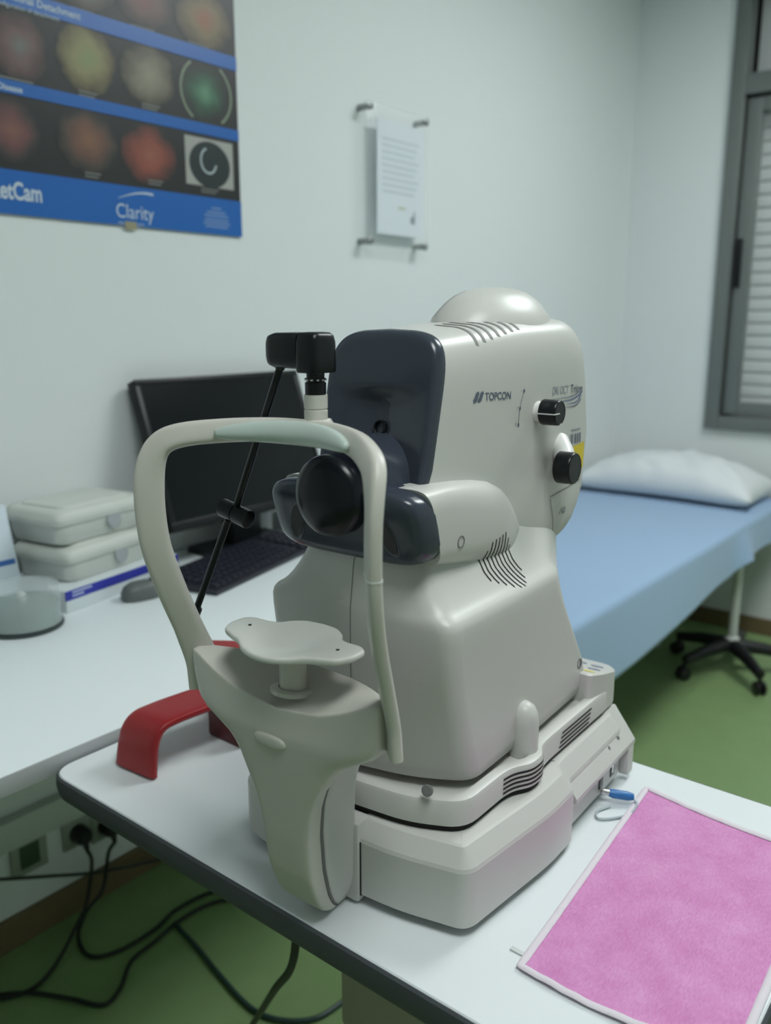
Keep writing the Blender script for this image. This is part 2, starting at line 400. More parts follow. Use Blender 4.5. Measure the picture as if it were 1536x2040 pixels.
# shoulders (side arms that carry the slate lens housing)
for sx in (1, -1):
    rr = []
    for y, cx, rx, cz, rz in ((-.0785, .0535, .0315, .3645, .0355), (-.05, .0535, .0322, .3620, .0380), (-.02, .0535, .0325, .3580, .0400), (.01, .0532, .0325, .3530, .0415), (.035, .0525, .0322, .3490, .0410),
                              (.055, .0510, .0315, .343, .0395), (.070, .0490, .0305, .336, .0370), (.085, .0460, .0300, .328, .0330), (.100, .0425, .0300, .319, .0270), (.115, .039, .0295, .311, .019), (.13, .036, .029, .306, .010)):
        rr.append([(sx*(cx+x), y-.30*z*(1 if y < -.07 else max(0, -y/.07) if y < 0 else 0), cz+z) for x, z in superring(rx, rz, 40, 4.6 if y < -.04 else 3.9 if y < 0 else 3.3)])
    sh = MB().rings(rr).build('shoulder', white_m, SC, angle=60)
    if sx == 1:
        T_sh = bvh(sh)
        MB().lathe((T_sh.ray_cast(Vector((.3, -.040, .347)), Vector((-1, 0, 0)))[0].x, -.040, .347), (1, 0, 0), [(.0058, -.003), (.0058, .0006), (.0048, .0006), (.0044, -.0015)], 20).build('screw_cap', seam_m, sh)

# grille slots: upper half on the shoulder, lower half on the body's ledge
for k in range(9):
    y = .006+.0072*k
    zt = [.318, .3265, .334, .3355, .336, .337, .338, .331, .322][k]; zb = [.299, .295, .2915, .288, .2860, .2855, .2870, .290, .296][k]
    pts = [(y, zt-(zt-.3125)*i/8) for i in range(9)]
    slot_on(T_sh, pts, .0019, seam_m if k in (0, 8) else gap_m, body, 'grille_slot')
    pts = [(y+.010*(max(0, .3085-z)/.019)**1.3*0.9, z) for z in [.319-(.319-zb)*i/18 for i in range(19)]]
    slot_on(T_bd, pts, .0019, gap_m, body, 'grille_slot')

# slate front panel
def panel_ring(s_, off, n=64):
    out = []; cz, hz_ = .446, .0815
    for x, dz in superring(.0634*s_, hz_*s_, n, 5.5):
        z = cz+dz
        if dz > 0: z += .0055*(1-(x/.0634)**2)*(dz/hz_)**2
        x *= 1-.045*max(0, (.53-z)/.2)
        rec = .0150*max(0, 1-abs(x)/.056)*max(0, min(1, (.484-z)/.016))*max(0, min(1, (1-s_)/.10))
        out.append((x, yfront(z)-off+rec, z))
    return out
PANEL_OFF = ((1.004, -.0005), (1.003, .0015), (.994, .0045), (.978, .0070), (.955, .0085), (.92, .0092))+tuple((.92-.04*i, .0092) for i in range(1, 23))
pr = [panel_ring(1.0, -.004)]+[panel_ring(a, b) for a, b in PANEL_OFF]
panel = MB().rings(pr).build('front_panel', dark_m, SC, angle=60)
MB().lathe((0, yfront(.444)+.0040, .444), (0, -1, .15), [(.0072, -.004), (.0072, .003), (.0060, .0036), (.0052, .003), (.0050, -.001)], 24).build('front_window', black_m, panel)

# slate lens housing: a bar with two grips, and the lens hood in the middle
rr = []
for y, hx, hz_ in ((-.070, .0840, .0345), (-.0785, .0853, .0356), (-.091, .0850, .0356), (-.0980, .0838, .0350), (-.1020, .0812, .0332), (-.1045, .077, .0300), (-.1060, .071, .0250), (-.1068, .064, .019), (-.107, .054, .012)):
    rr.append([(x, y-.30*z+.0, .3652+z) for x, z in superring(hx, hz_, 56, 4.6)])
hous = MB().rings(rr).build('lens_housing', dark_m, SC, angle=60)
T_hs = bvh(hous)
for sx in (-1, 1):
    for nm, q, m_, lf in (('grip_rim', 1.18, mat('rim_slate', (.075, .085, .105), .25), .0005), ('grip_recess', 1.0, rubber_m, .0011)):
        me = bpy.data.meshes.new(nm); N_ = 32
        vv = [(sx*.051, 0, .360)]+[(sx*(.051-.30*.0165*math.sin(a)*q)+.0078*math.cos(a)*q, 0, .360+.0165*math.sin(a)*q) for a in [2*math.pi*i/N_ for i in range(N_)]]
        me.from_pydata([(x, (T_hs.ray_cast(Vector((x, -.4, z)), Vector((0, 1, 0)))[0] or Vector((0, -.108, 0))).y-lf, z) for x, y, z in vv], [], [(0, 1+i, 1+(i+1) % N_) for i in range(N_)]); me.update()
        link(nm, me, m_, hous)
    MB().rings([[(sx*(.036+x), -.098+y_, .389+z) for x, z in superring(.020*q, .0145*q, 24, 2.4)] for q, y_ in ((1, .02), (1, 0), (.93, -.006), (.75, -.011), (.4, -.0135))]).build('grip_hump', dark_m, hous)
MB().lathe((0, -.045, .392), (0, -1, 0), [(.048, 0), (.047, .02), (.043, .036), (.0390, .0465), (.030, .047)], 48).build('lens_barrel', dark_m, SC, angle=50)
hood = MB().lathe((0, -.045, .392), (0, -1, 0), [(.0372, .044), (.0365, .053), (.0357, .066), (.0362, .070), (.0362, .076), (.0350, .080), (.0315, .0835), (.025, .0865), (.017, .0885), (.008, .0895), (.001, .0897)], 48).build('lens_hood', mat('hood_black', (.005, .006, .010), .26, spec=.3), SC, angle=50)

# knobs
def knob(y, z, r, st, ln, rs):
    h0 = T_hd.ray_cast(Vector((.4, y, z)), Vector((-1, 0, 0)))[0].x
    MB().lathe((h0-.004, y, z), (1, 0, 0), [(rs*1.15, 0), (rs, .006), (rs*.97, st+.006)], 28).build('knob_collar', mat('collar_white', (.72, .72, .70), .35), SC)
    kb = MB().lathe((h0+st, y, z), (1, 0, 0), [(r*.97, 0), (r, .0008), (r*.985, ln-.0022), (r*.95, ln-.0006), (r*.90, ln), (r*.88, ln-.0004), (.001, ln-.0004)], 40).build('knob', black_m, SC)
    return h0, kb
h0, kb = knob(.128, .449, .0133, .006, .019, .0105)
box('pointer_line', (h0+.006, h0+.0255, .128-.0142, .128-.002, .4478, .4489), mat('white_paint', (.7, .7, .7), .5), kb, bev=.0002)
h0 = T_hd.ray_cast(Vector((.4, .176, .408)), Vector((-1, 0, 0)))[0].x
MB().tube([(h0-.004, .181, .412), (h0+.008, .170, .402), (h0+.016, .160, .392)], [.0118, .0114, .0112], 24).build('knob_collar', MATS['collar_white'], SC)
ks = h0+.010; r_, l_ = .0172, .0185
MB().lathe((ks, .1565, .3885), (1, 0, 0), [(r_*.97, 0), (r_, .0008), (r_*.985, l_-.0022), (r_*.95, l_-.0006), (r_*.90, l_), (r_*.88, l_-.0004), (.001, l_-.0004)], 40).build('knob', black_m, SC)

# print on the right side of the head
def side_text(s, y, z, size, m, bold=0.0, xs=1.0, slope=0.0, space=1.0, tree=None):
    me = text_mesh(s, size, 'LEFT', bold, xs, space); wrap_x(tree or T_hd, me, y, z, slope=slope); return link('lettering', me, m, head, smooth=False)
a = PLc(945, 800, 0, .067); b = PLc(1017, 795, 0, .072)
side_text('TOPCON', a.y+.019, a.z-.0005, .0105, ink_m, .00018, xs=1.02, slope=(b.z-a.z)/(b.y-a.y))
for dx in (0, .0075):
    me = ribbon_mesh([(dx+.000, .000), (dx+.0035, .0018), (dx+.006, .0065), (dx+.0085, .0082)], [.0032, .0048, .0048, .0030]); wrap_x(T_hd, me, a.y, a.z-.0005); link('logo_mark', me, ink_m, head, smooth=False)
a = PLc(1101, 787, 0, .077); b = PLc(1160, 780, 0, .080); wl = b.y-a.y; sp = (b.z-a.z)/wl
side_text('DRI OCT', a.y, a.z, .0125, ink2_m, 0.0, xs=wl*.52/.052, slope=sp)
side_text('Triton', a.y+wl*.56, a.z+sp*wl*.56, .0130, ink_m, .0001, xs=wl*.44/.034, slope=sp)
for j in range(4):
    pts = [(wl*(.02+.98*i/14) if j < 2 else wl*(.45+.5*i/14), -.0045-.0036*j+(.010 if j < 3 else .009)*max(0, (i/14-.45))**2*2.6) for i in range(15)]
    me = ribbon_mesh(pts, [.0004+.0014*(i/14) for i in range(15)]); wrap_x(T_hd, me, a.y, a.z); link('swoosh', me, (ink2_m, blueink_m, blueink_m, ink_m)[j], head, smooth=False)
# scale beside the upper knob
me = ribbon_mesh([(.0, .0), (.0005, .012), (.004, .024), (.0085, .0335)], .0007); wrap_x(T_hd, me, .090, .4385); link('scale_mark', me, ink_m, head, smooth=False)
for dy, dz in ((0, 0), (.0018, .0165), (.0085, .0335)):
    me = ribbon_mesh([(dy-.0014, dz), (dy+.0014, dz)], .0034); wrap_x(T_hd, me, .090, .4385); link('scale_mark', me, ink_m, head, smooth=False)
    side_text({0: '0', .0018: '+', .0085: '-'}[dy], .0835+dy, .4375+dz, .006, ink2_m)
# bar-code label and yellow warning label
a = PLc(1136, 885, 0, .0795)
for i, (o_, wd) in enumerate(((0, 1.1), (2, 2.2), (5, .9), (7.4, 2.6), (10.5, .8), (12, 1.8), (14.6, 1.0), (16.3, 2.4))):
    me = grid_mesh(.0011*wd, .011, 1, 2); wrap_x(T_hd, me, a.y+.0014*o_, a.z, slope=-.05); link('barcode_bar', me, ink_m if i % 2 else ink2_m, head, smooth=False)
me = grid_mesh(.022, .0016, 4, 1); wrap_x(T_hd, me, a.y+.001, a.z+.0145); link('label_line', me, ink2_m, head, smooth=False)
me = grid_mesh(.009, .0014, 2, 1); wrap_x(T_hd, me, a.y+.008, a.z-.0045); link('label_line', me, ink2_m, head, smooth=False)
me = grid_mesh(.030, .030, 8, 6); wrap_x(T_hd, me, .207, .374, slope=.10, lift=.0006); link('warning_label', me, mat('yellow_label', (.72, .55, .03), .5), head, smooth=False)
# service door line and small symbols below it
me = ribbon_mesh([(.0+.07*i/12, .010*i/12) for i in range(13)], .0009); wrap_x(T_hd, me, .160, .354); link('door_seam', me, seam_m, head, smooth=False)
me = ribbon_mesh([(.160+.020*i/10, .352-.056*i/10) for i in range(11)], .0009); wrap_x(T_hd, me, 0, 0); link('door_seam', me, seam_m, head, smooth=False)
for dy in (0, .008):
    me = ribbon_mesh([(dy, 0), (dy+.003, .007), (dy+.006, 0)] if dy == 0 else [(dy, 0), (dy, .007), (dy+.004, .006), (dy+.004, .001), (dy, 0)], .0011); wrap_x(T_hd, me, .183, .331); link('symbol', me, ink_m, head, smooth=False)

# vents in the top of the head, and the raised dome behind them
def wrap_z(tree, me, lift=.0005):
    for v_ in me.vertices:
        h_ = tree.ray_cast(Vector((v_.co.x, v_.co.y, .8)), Vector((0, 0, -1)))[0]
        v_.co.z = (h_.z if h_ else .53)+lift
    me.update(); return me
for k in range(7):
    y = .030+.0135*k
    me = ribbon_mesh([(.0610-.056*i/40, y-.006+.013*i/40) for i in range(41)], .0044); wrap_z(T_hd, me); link('top_vent_slot', me, mat('vent_shade', (.20, .20, .19), .6), head, smooth=False)
dm = []
for z_, q in ((-.020, 1.10), (-.006, 1.045), (.003, .99), (.010, .905), (.017, .81), (.024, .68), (.029, .54), (.032, .38), (.0335, .2), (.0338, .05)):
    dm.append([(.002+(.056*math.cos(a_))*q, .160+(.090 if math.sin(a_) < 0 else .075)*math.sin(a_)*q, .5415+z_) for a_ in [2*math.pi*i/48 for i in range(48)]])
dome = MB().rings(dm).build('dome', white_m, SC, angle=70)
T_dm = bvh(dome)
me = ribbon_mesh([(-.030+.02*i/8, .072+.045*i/8) for i in range(9)], .0011); wrap_z(T_dm, me); link('dome_seam', me, seam_m, dome, smooth=False)

# chin support column: cream front shell and white rear shell
CZ = [0, .005, .014, .03, .06, .10, .130, .150, .167, .181, .190, .196, .202, .222, .238]
CH = [.012, .0175, .0220, .0248, .0258, .0272, .0325, .0405, .051, .065, .083, .097, .1035, .1055, .1065]
CF = [-.138, -.150, -.162, -.175, -.1855, -.190, -.192, -.1935, -.195, -.196, -.1965, -.197, -.197, -.196, -.195]
CB = [-.112, -.112, -.112, -.112, -.113, -.117, -.122, -.126, -.130, -.134, -.137, -.139, -.140, -.141, -.141]
CZZ = sorted(set(CZ+[.0+.238*i/30 for i in range(31)]))
def smooth_i(x, xs, ys):
    d_ = .006; return (interp(x-d_, xs, ys)+2*interp(x, xs, ys)+interp(x+d_, xs, ys))/4
def col_ring(z, fa, fb, sc=1.0, dz=0.0, e=4.0):
    back = 1 if fa > .01 else 0
    hx = smooth_i(z, CZ, CH); yf, yb = smooth_i(z, CZ, CF), smooth_i(z, CZ, CB); ya, yb2 = yf+(yb-yf)*fa, yf+(yb-yf)*fb
    out = []
    for x, y in superring(hx, (yb2-ya)/2, 56, e):
        x *= sc; y = (ya+yb2)/2+y*(sc if sc == 1 else .5+.5*sc); f_ = max(0, min(1, (yb-y)/(yb-yf))); up_ = max(0, min(1, (z-.185)/.053)); up_ = up_*up_*(3-2*up_)
        y = yf+(y-yf)*(1-.74*min(1, abs(x)/.112)**2*up_)
        out.append((x, y, z+.0085*(x/.106)**2*(z/.238)**4+dz-.0012*back*up_-.021*f_**1.6*max(0, 1-(x/.098)**2)*up_))
    return out
def depth_f(z):
    t = max(0, min(1, (z-.150)/.035)); return .30+.70*t*t*(3-2*t)
rr = [col_ring(z, 0, depth_f(z), e=5.5) for z in CZZ]+[col_ring(.238, 0, 1, q, dz, 5.5) for q, dz in ((.992, .0024), (.972, .0040), (.93, .0044), (.86, .0040), (.75, .0032), (.6, .0022), (.45, .0015), (.3, .0010), (.15, .0008))]
chin = MB().rings(rr).build('chin_support', cream_m, SC, angle=60)
rr = [col_ring(z, .31, 1.0, .965, e=9) for z in CZZ if z < .180]
MB().rings(rr).build('chin_support_cover', white_m, SC, angle=60)
rr = [col_ring(z, .26, .36, .95, e=4) for z in CZZ if z < .165]
MB().rings(rr).build('column_seam', seam_m, SC)
e0 = PLc(537, 1475, 1, -.197)
MB().rings([[(e0.x+x, -.1915+y_, e0.z+z-.0004) for x, z in superring(.0185*q, .0064*q, 32, 2.6)] for q, y_ in ((1, .004), (1, -.0048), (.94, -.0064), (.84, -.0072), (.6, -.0077), (.2, -.0080))]).build('emblem', cream_m, chin)
# mount between column and base
box('mount', (-.030, .030, -.1225, -.095, .003, .0855), white_m, SC, bev=.003)
box('mount_gap', (.0300, .0312, -.1195, -.110, .010, .0660), gap_m, SC, bev=0)

# head rest arch
half = [(.1085, -.174, .206), (.1085, -.177, .232), (.1110, -.188, .265), (.1150, -.204, .31), (.1190, -.2145, .350), (.1205, -.2170, .39), (.1195, -.2140, .420), (.1140, -.2070, .4375), (.0990, -.1950, .4455), (.0700, -.1720, .4490), (.0350, -.1540, .4505), (0, -.1480, .4505)]
path = catmull([(-x, y, z) for x, y, z in half]+[p for p in half[::-1][1:]], 6)
def arch_frames(path):
    out = []
    for i, p in enumerate(path):
        t = (path[min(i+1, len(path)-1)]-path[max(i-1, 0)]).normalized()
        ax = abs(p.x); k = max(0, min(1, (p.z-.40)/.055)); k = k*k*(3-2*k)
        sx = -1 if p.x < 0 else 1
        ln = Vector((sx*.70, -.70, 0))*(1-k)+Vector((0, .38, .92))*k
        ln = (ln-t*ln.dot(t)).normalized(); out.append((p, t, ln, t.cross(ln), k))
    return out
def sweep(frames, fl, ft, off=0.0, e=3.0, n=24, dn=0.0):
    rings = []
    for p, t, ln, nr, k in frames:
        rings.append([p+nr*off+ln*(a_+dn)+nr*b_ for a_, b_ in superring(fl(p, k), ft(p, k), n, e)])
    return MB().rings(rings)
fr = arch_frames(path)
arch = sweep(fr, lambda p, k: .0130-.0030*k+.0030*max(0, min(1, (.27-p.z)/.05)), lambda p, k: .0058+.0006*k, e=3.6).build('head_rest_arch', cream_m, SC, angle=60)
fp = [q for q in arch_frames(catmull([(-x, y, z) for x, y, z in half]+[p for p in half[::-1][1:]], 14)) if abs(q[0].x) < .0775]
sweep(fp, lambda p, k: .0012+.0086*max(0, 1-(abs(p.x)/.078)**2.4)**.5, lambda p, k: .001+.0072*max(0, 1-(abs(p.x)/.078)**2.6)**.5, off=.0090, e=2.3, dn=-.0040).build('forehead_pad', pad_m, SC, angle=70)
for z in (.365,):
    fq = min(fr, key=lambda q: abs(q[0].z-z)+(1 if q[0].x < 0 else 0)); p, t, ln, nr, k = fq
    MB().rings([[p+t*o_+ln*a_+nr*b_ for a_, b_ in superring(.0131*s_, .0060*s_, 24, 3.6)] for o_, s_ in ((-.0006, 1.0), (-.0006, 1.012), (.0006, 1.012), (.0006, 1.0))]).build('eye_level_mark', mat('mark_white', (.75, .76, .74), .4), arch)

# chin rest on its post
hl = [(0, -.131), (.018, -.1325), (.030, -.1400), (.036, -.1490), (.045, -.1535), (.062, -.1545), (.0695, -.160), (.0700, -.176), (.064, -.190), (.048, -.1965), (.036, -.2000), (.025, -.2085), (.012, -.2125), (0, -.213)]
lp = rpoly(mirror_loop(hl), .005, 4)
def chin_z(x, y): return .2785-.0095*math.exp(-((x/.028)**2+((y+.178)/.036)**2))+.10*max(0, y+.150)*math.exp(-(x/.03)**2)
def cring(s_, dz): return [((p.x)*s_, -.175+(p.y+.175)*s_, chin_z(p.x*s_, -.175+(p.y+.175)*s_)+dz) for p in lp]
rr = [cring(q, -.0055) for q in (.1, .5, .8, .93, .985)]+[cring(1.0, -.004), cring(1.0, -.0015)]+[cring(q, dz) for q, dz in ((.985, -.0003), (.96, 0), (.9, 0), (.8, 0), (.65, 0), (.5, 0), (.35, 0), (.2, 0), (.06, 0))]
rest = MB().rings(rr).build('chin_rest', mat('chin_rest_white', (.64, .64, .60), .22), SC, angle=60)
for sx in (-1, 1):
    MB().lathe((sx*.050, -.172, chin_z(.05, -.172)-.001), (0, 0, 1), [(.0016, 0), (.0016, .0014)], 10).build('pin_hole', gap_m, rest)
MB().lathe((0, -.172, .228), (0, 0, 1), [(.0118, 0), (.0118, .036)], 24).build('chin_rest_post', cream_m, SC)
MB().lathe((0, -.172, .2285), (0, .12, 1), [(.020, 0), (.020, .0035), (.0185, .0045), (.0132, .0045), (.0132, .001)], 28).build('post_collar', cream_m, SC)

# external fixation lamp on the arch
FY = -.140
def LP(u, v, y=FY): return PLc(u, v, 1, y)
pb, pt = LP(630, 842), LP(628, 786)
fx = pb.x
wb = MB().rings([[(fx+x, -.138+y, pb.z-.010+z_) for x, y in superring(rx, ry, 24, 3)] for z_, rx, ry in ((0, .010, .009), (.003, .013, .011), (.010, .0125, .0105), (.013, .010, .010))]).build('lamp_bracket', cream_m, SC)
MB().lathe((fx, FY, pb.z-.004), (0, 0, 1), [(.0098, 0), (.0098, .0145), (.0092, .015), (.0092, .0158), (.0098, .0162), (.0098, pt.z-pb.z+.004)], 28).build('lamp_post', cream_m, SC)
z1 = pt.z
MB().lathe((fx, FY, z1), (0, 0, 1), [(.0085, 0), (.0088, .001), (.0088, .010), (.0075, .0105), (.0075, .0175)], 24).build('lamp_socket', black_m, SC)
for i in range(10):
    a_ = 2*math.pi*i/10
    MB().lathe((fx+.0080*math.cos(a_), FY+.0080*math.sin(a_), z1+.0115), (0, 0, 1), [(.0011, 0), (.0013, .0012), (.0004, .0022)], 8).build('contact_pin', steel_m, SC)
t1, t0 = LP(628, 661), LP(628, 742)
b1 = MB()
b1.rings([[(fx+.001+x, FY+y, z_) for x, y in superring(.0118*q, .0150*q, 32, 5)] for q, z_ in ((.94, t0.z), (1, t0.z+.0015), (1.0, t0.z+.012), (.98, t1.z-.008), (.90, t1.z-.003), (.72, t1.z-.0005), (.4, t1.z))])
b1.build('swivel_block', black_m, SC, angle=50)
l0 = LP(541, 700); l1 = LP(603, 700)
b2 = MB()
b2.rings([[(x_, FY+y, (t0.z+t1.z)/2+.001+z) for y, z in superring(.0125*q, (t1.z-t0.z)/2*.92*q, 32, 4)] for x_, q in ((fx-.0105, .99), (fx-.018, 1.0), (l0.x+.010, .97), (l0.x+.004, .86), (l0.x+.001, .66), (l0.x, .3))])
b2.build('lamp_hinge', black_m, SC, angle=50)
r0, r1 = LP(557, 735), LP(470, 1012); r2, r3 = LP(455, 1035), LP(392, 1212)
MB().tube([LP(562, 715), r0], [.0058, .0040], 14).build('rod_sleeve', rubber_m, SC)
MB().tube([r0, r1], .0033, 12).build('upper_rod', black_m, SC)
j0, j1 = LP(443, 1010), LP(497, 1036); jd = (j1-j0)
MB().lathe(j0, jd, [(.0072, 0), (.0086, .001), (.0086, jd.length*.48), (.0078, jd.length*.49), (.0078, jd.length*.51), (.0086, jd.length*.52), (.0086, jd.length-.001), (.0072, jd.length)], 24).build('rod_joint', black_m, SC)
MB().tube([r2, r3], .0034, 12).build('lower_rod', black_m, SC)
d_ = (r3-r2).normalized()
MB().lathe(r3-d_*.002, d_, [(.0040, 0), (.0054, .002), (.0054, .010), (.0045, .0130)], 18).build('lamp_tip', rubber_m, SC)
MB().lathe(r3+d_*.011, d_, [(.0030, 0), (.0030, .0012), (.0018, .002)], 14).build('lamp_bulb', mat('bulb_white', (.8, .8, .76), .3), SC)

# ================================================================== instrument table
TX0, TX1, TY0, TY1 = -.925, -.125, .49, .966
TB = tag(empty('instrument_table', ((TX0+TX1)/2, (TY0+TY1)/2, 0)), 'white-topped instrument table with dark grey edging under the eye scanner', 'table')
hx, hy = (TX1-TX0)/2, (TY1-TY0)/2
lp = rpoly([Vector(p) for p in ((-hx, -hy), (hx, -hy), (hx, hy), (-hx, hy))], .035, 8)
MB().rings(zloft(lp, [(.002, TT-.024), (.002, TT-.0015), (.0035, TT)])).build('table_top', table_m, TB)
er = zloft(lp, [(.0022, TT-.030), (0, TT-.026), (-.002, TT-.014), (-.001, TT-.003), (.0012, TT-.0008), (.0022, TT-.0012), (.0022, TT-.030)])
MB().rings(er, False, False).build('edging', edge_m, TB)
box('under_frame', (-.30, .30, -.13, .13, TT-.075, TT-.0245), edge_m, TB, bev=.004)
box('column', (-.095, .095, -.045, .075, .42, TT-.076), beige_m, TB, bev=.006)
box('lower_column', (-.085, .085, -.035, .065, .07, .42), beige_m, TB, bev=.006)
for sx in (-1, 1): box('foot', tuple(sorted((sx*.085, sx*.145)))+(-.20, .22, .03, .075), beige_m, TB, bev=.008)
box('cross_bar', (-.09, .09, -.03, .06, .03, .07), beige_m, TB, bev=.004)
for sx in (-1, 1):
    for y in (-.18, .2): MB().lathe((sx*.115, y, 0), (0, 0, 1), [(.018, 0), (.02, .004), (.02, .022), (.01, .028), (.01, .034)], 18).build('glide', rubber_m, TB)

# pink cleaning cloth
CA, CB_, CC, CD_ = PW(1036, 1930, 2, TT), PW(1288, 1573, 2, TT), PW(1600, 1680, 2, TT), PW(1500, 2075, 2, TT)
CC = Vector((-.141, .892, TT)); CD_ = Vector((-.131, .585, TT))
cl = empty('cleaning_cloth', (-.23, .74, TT))
tag(cl, 'pink microfibre cleaning cloth with white stitched hem lying flat on the white table', 'cloth')
pink_m = bpy.data.materials.new('pink_microfibre'); pink_m.use_nodes = True; nt = pink_m.node_tree; b = nt.nodes['Principled BSDF']
b.inputs['Roughness'].default_value = .95; b.inputs['Sheen Weight'].default_value = .35; b.inputs['Specular IOR Level'].default_value = .1
tc = nt.nodes.new('ShaderNodeTexCoord'); mp = nt.nodes.new('ShaderNodeMapping'); mp.inputs['Scale'].default_value = (1, .22, 1); mp.inputs['Rotation'].default_value = (0, 0, .06)
nt.links.new(tc.outputs['Object'], mp.inputs['Vector'])
n1 = nt.nodes.new('ShaderNodeTexNoise'); n1.inputs['Scale'].default_value = 750; n1.inputs['Detail'].default_value = 2; nt.links.new(mp.outputs['Vector'], n1.inputs['Vector'])
n2 = nt.nodes.new('ShaderNodeTexNoise'); n2.inputs['Scale'].default_value = 26; n2.inputs['Detail'].default_value = 4; nt.links.new(tc.outputs['Object'], n2.inputs['Vector'])
ad = nt.nodes.new('ShaderNodeMath'); ad.operation = 'MULTIPLY_ADD'; ad.inputs[1].default_value = .7; nt.links.new(n2.outputs['Fac'], ad.inputs[0]); 
hf = nt.nodes.new('ShaderNodeMath'); hf.operation = 'MULTIPLY'; hf.inputs[1].default_value = .45; nt.links.new(n1.outputs['Fac'], hf.inputs[0]); nt.links.new(hf.outputs[0], ad.inputs[2])
rp = nt.nodes.new('ShaderNodeValToRGB'); rp.color_ramp.elements[0].position = .36; rp.color_ramp.elements[0].color = (.62, .205, .49, 1); rp.color_ramp.elements[1].position = .78; rp.color_ramp.elements[1].color = (.76, .35, .65, 1)
nt.links.new(ad.outputs[0], rp.inputs['Fac']); nt.links.new(rp.outputs['Color'], b.inputs['Base Color'])
bp = nt.nodes.new('ShaderNodeBump'); bp.inputs['Strength'].default_value = .9; bp.inputs['Distance'].default_value = .002; nt.links.new(n1.outputs['Fac'], bp.inputs['Height']); nt.links.new(bp.outputs['Normal'], b.inputs['Normal'])
def cloth_pt(s_, t_):
    p = CA*(1-s_)*(1-t_)+CD_*s_*(1-t_)+CB_*(1-s_)*t_+CC*s_*t_
    bow = .012*math.sin(math.pi*t_)*(1-2*s_)*.5-.0; p = p+Vector((0, -.010*math.sin(math.pi*s_)*(1-t_)+.006*math.sin(math.pi*s_)*t_*-1, 0))
    zz_ = .0016+.0035*max(0, noise.noise(Vector((s_*4, t_*5, 3))))*min(1, 6*min(s_, 1-s_, t_, 1-t_)+.3)+.002*max(0, 1-8*abs(t_-.0))*(.5+.5*noise.noise(Vector((s_*7, 1, 1))))
    return Vector((p.x, p.y, TT+zz_))-cl.location
NS, NT = 40, 56
vs = [cloth_pt(i/NS, j/NT) for j in range(NT+1) for i in range(NS+1)]; off = len(vs)
vs += [Vector((p.x, p.y, .0003)) for p in vs]
fs = []
for j in range(NT):
    for i in range(NS):
        a_ = j*(NS+1)+i; q = (a_, a_+1, a_+NS+2, a_+NS+1); fs += [q, tuple(x+off for x in q[::-1])]
rim = [i for i in range(NS+1)]+[j*(NS+1)+NS for j in range(1, NT+1)]+[NT*(NS+1)+i for i in range(NS-1, -1, -1)]+[j*(NS+1) for j in range(NT-1, 0, -1)]
for i in range(len(rim)):
    a_, b_ = rim[i], rim[(i+1) % len(rim)]; fs.append((a_, b_, b_+off, a_+off))
obj('pile', vs, fs, pink_m, cl)
hem = [vs[i]+Vector((0, 0, .0008+.0006*noise.noise(Vector((i*.37, 2, 5))))) for i in rim]; hem.append(hem[0])
rings_ = []
for i in range(len(rim)):
    p = hem[i]; t = (hem[i+1]-hem[i-1 if i else -2]).normalized(); s_ = t.cross(Vector((0, 0, 1)))
    rings_.append([p+s_*(.0036*math.cos(a_))+Vector((0, 0, .0016*math.sin(a_))) for a_ in [2*math.pi*k/8 for k in range(8)]])
rings_.append(rings_[0])
MB().rings(rings_, False, False).build('hem', mat('hem_white', (.74, .68, .74), .85, bump=.3, bscale=900), cl)
tg = PW(1034, 1898, 2, TT)-cl.location
box('care_tag', (tg.x-.008, tg.x+.008, tg.y-.0025, tg.y+.0025, .0002, .0016), mat('tag_grey', (.62, .65, .65), .7), cl, bev=.0002)

# blue plug on its loop of clear cable beside the scanner's rear port
lw = lambda x, y, z: M0+LW @ Vector((x, y, z))
up = tag(empty('blue_usb_plug', lw(.150, 0.2040, .0)), 'small blue plug with thin clear cable at the rear port of the eye scanner', 'plug')
o0 = up.location
MB().tube([lw(.1448, 0.1840, .0145)-o0, lw(.152, 0.1880, .013)-o0], .0035, 12).build('metal_tip', steel_m, up)
MB().tube([lw(.152, 0.1880, .013)-o0, lw(.156, 0.1905, .012)-o0, lw(.170, 0.1985, .0100)-o0, lw(.176, 0.2020, .0092)-o0], [.004, .0052, .0052, .0038], 14).build('plug_body', mat('blue_plastic', (.03, .17, .45), .35), up)
MB().tube(catmull([lw(.176, 0.2020, .0085)-o0, lw(.182, 0.1970, .004)-o0, lw(.181, 0.1760, .0022)-o0, lw(.168, 0.1560, .0022)-o0, lw(.156, 0.1480, .0022)-o0, lw(.150, 0.1610, .0022)-o0, lw(.158, 0.1790, .0022)-o0], 8), .0014, 8).build('cable', mat('clear_cable', (.45, .52, .55), .25), up)

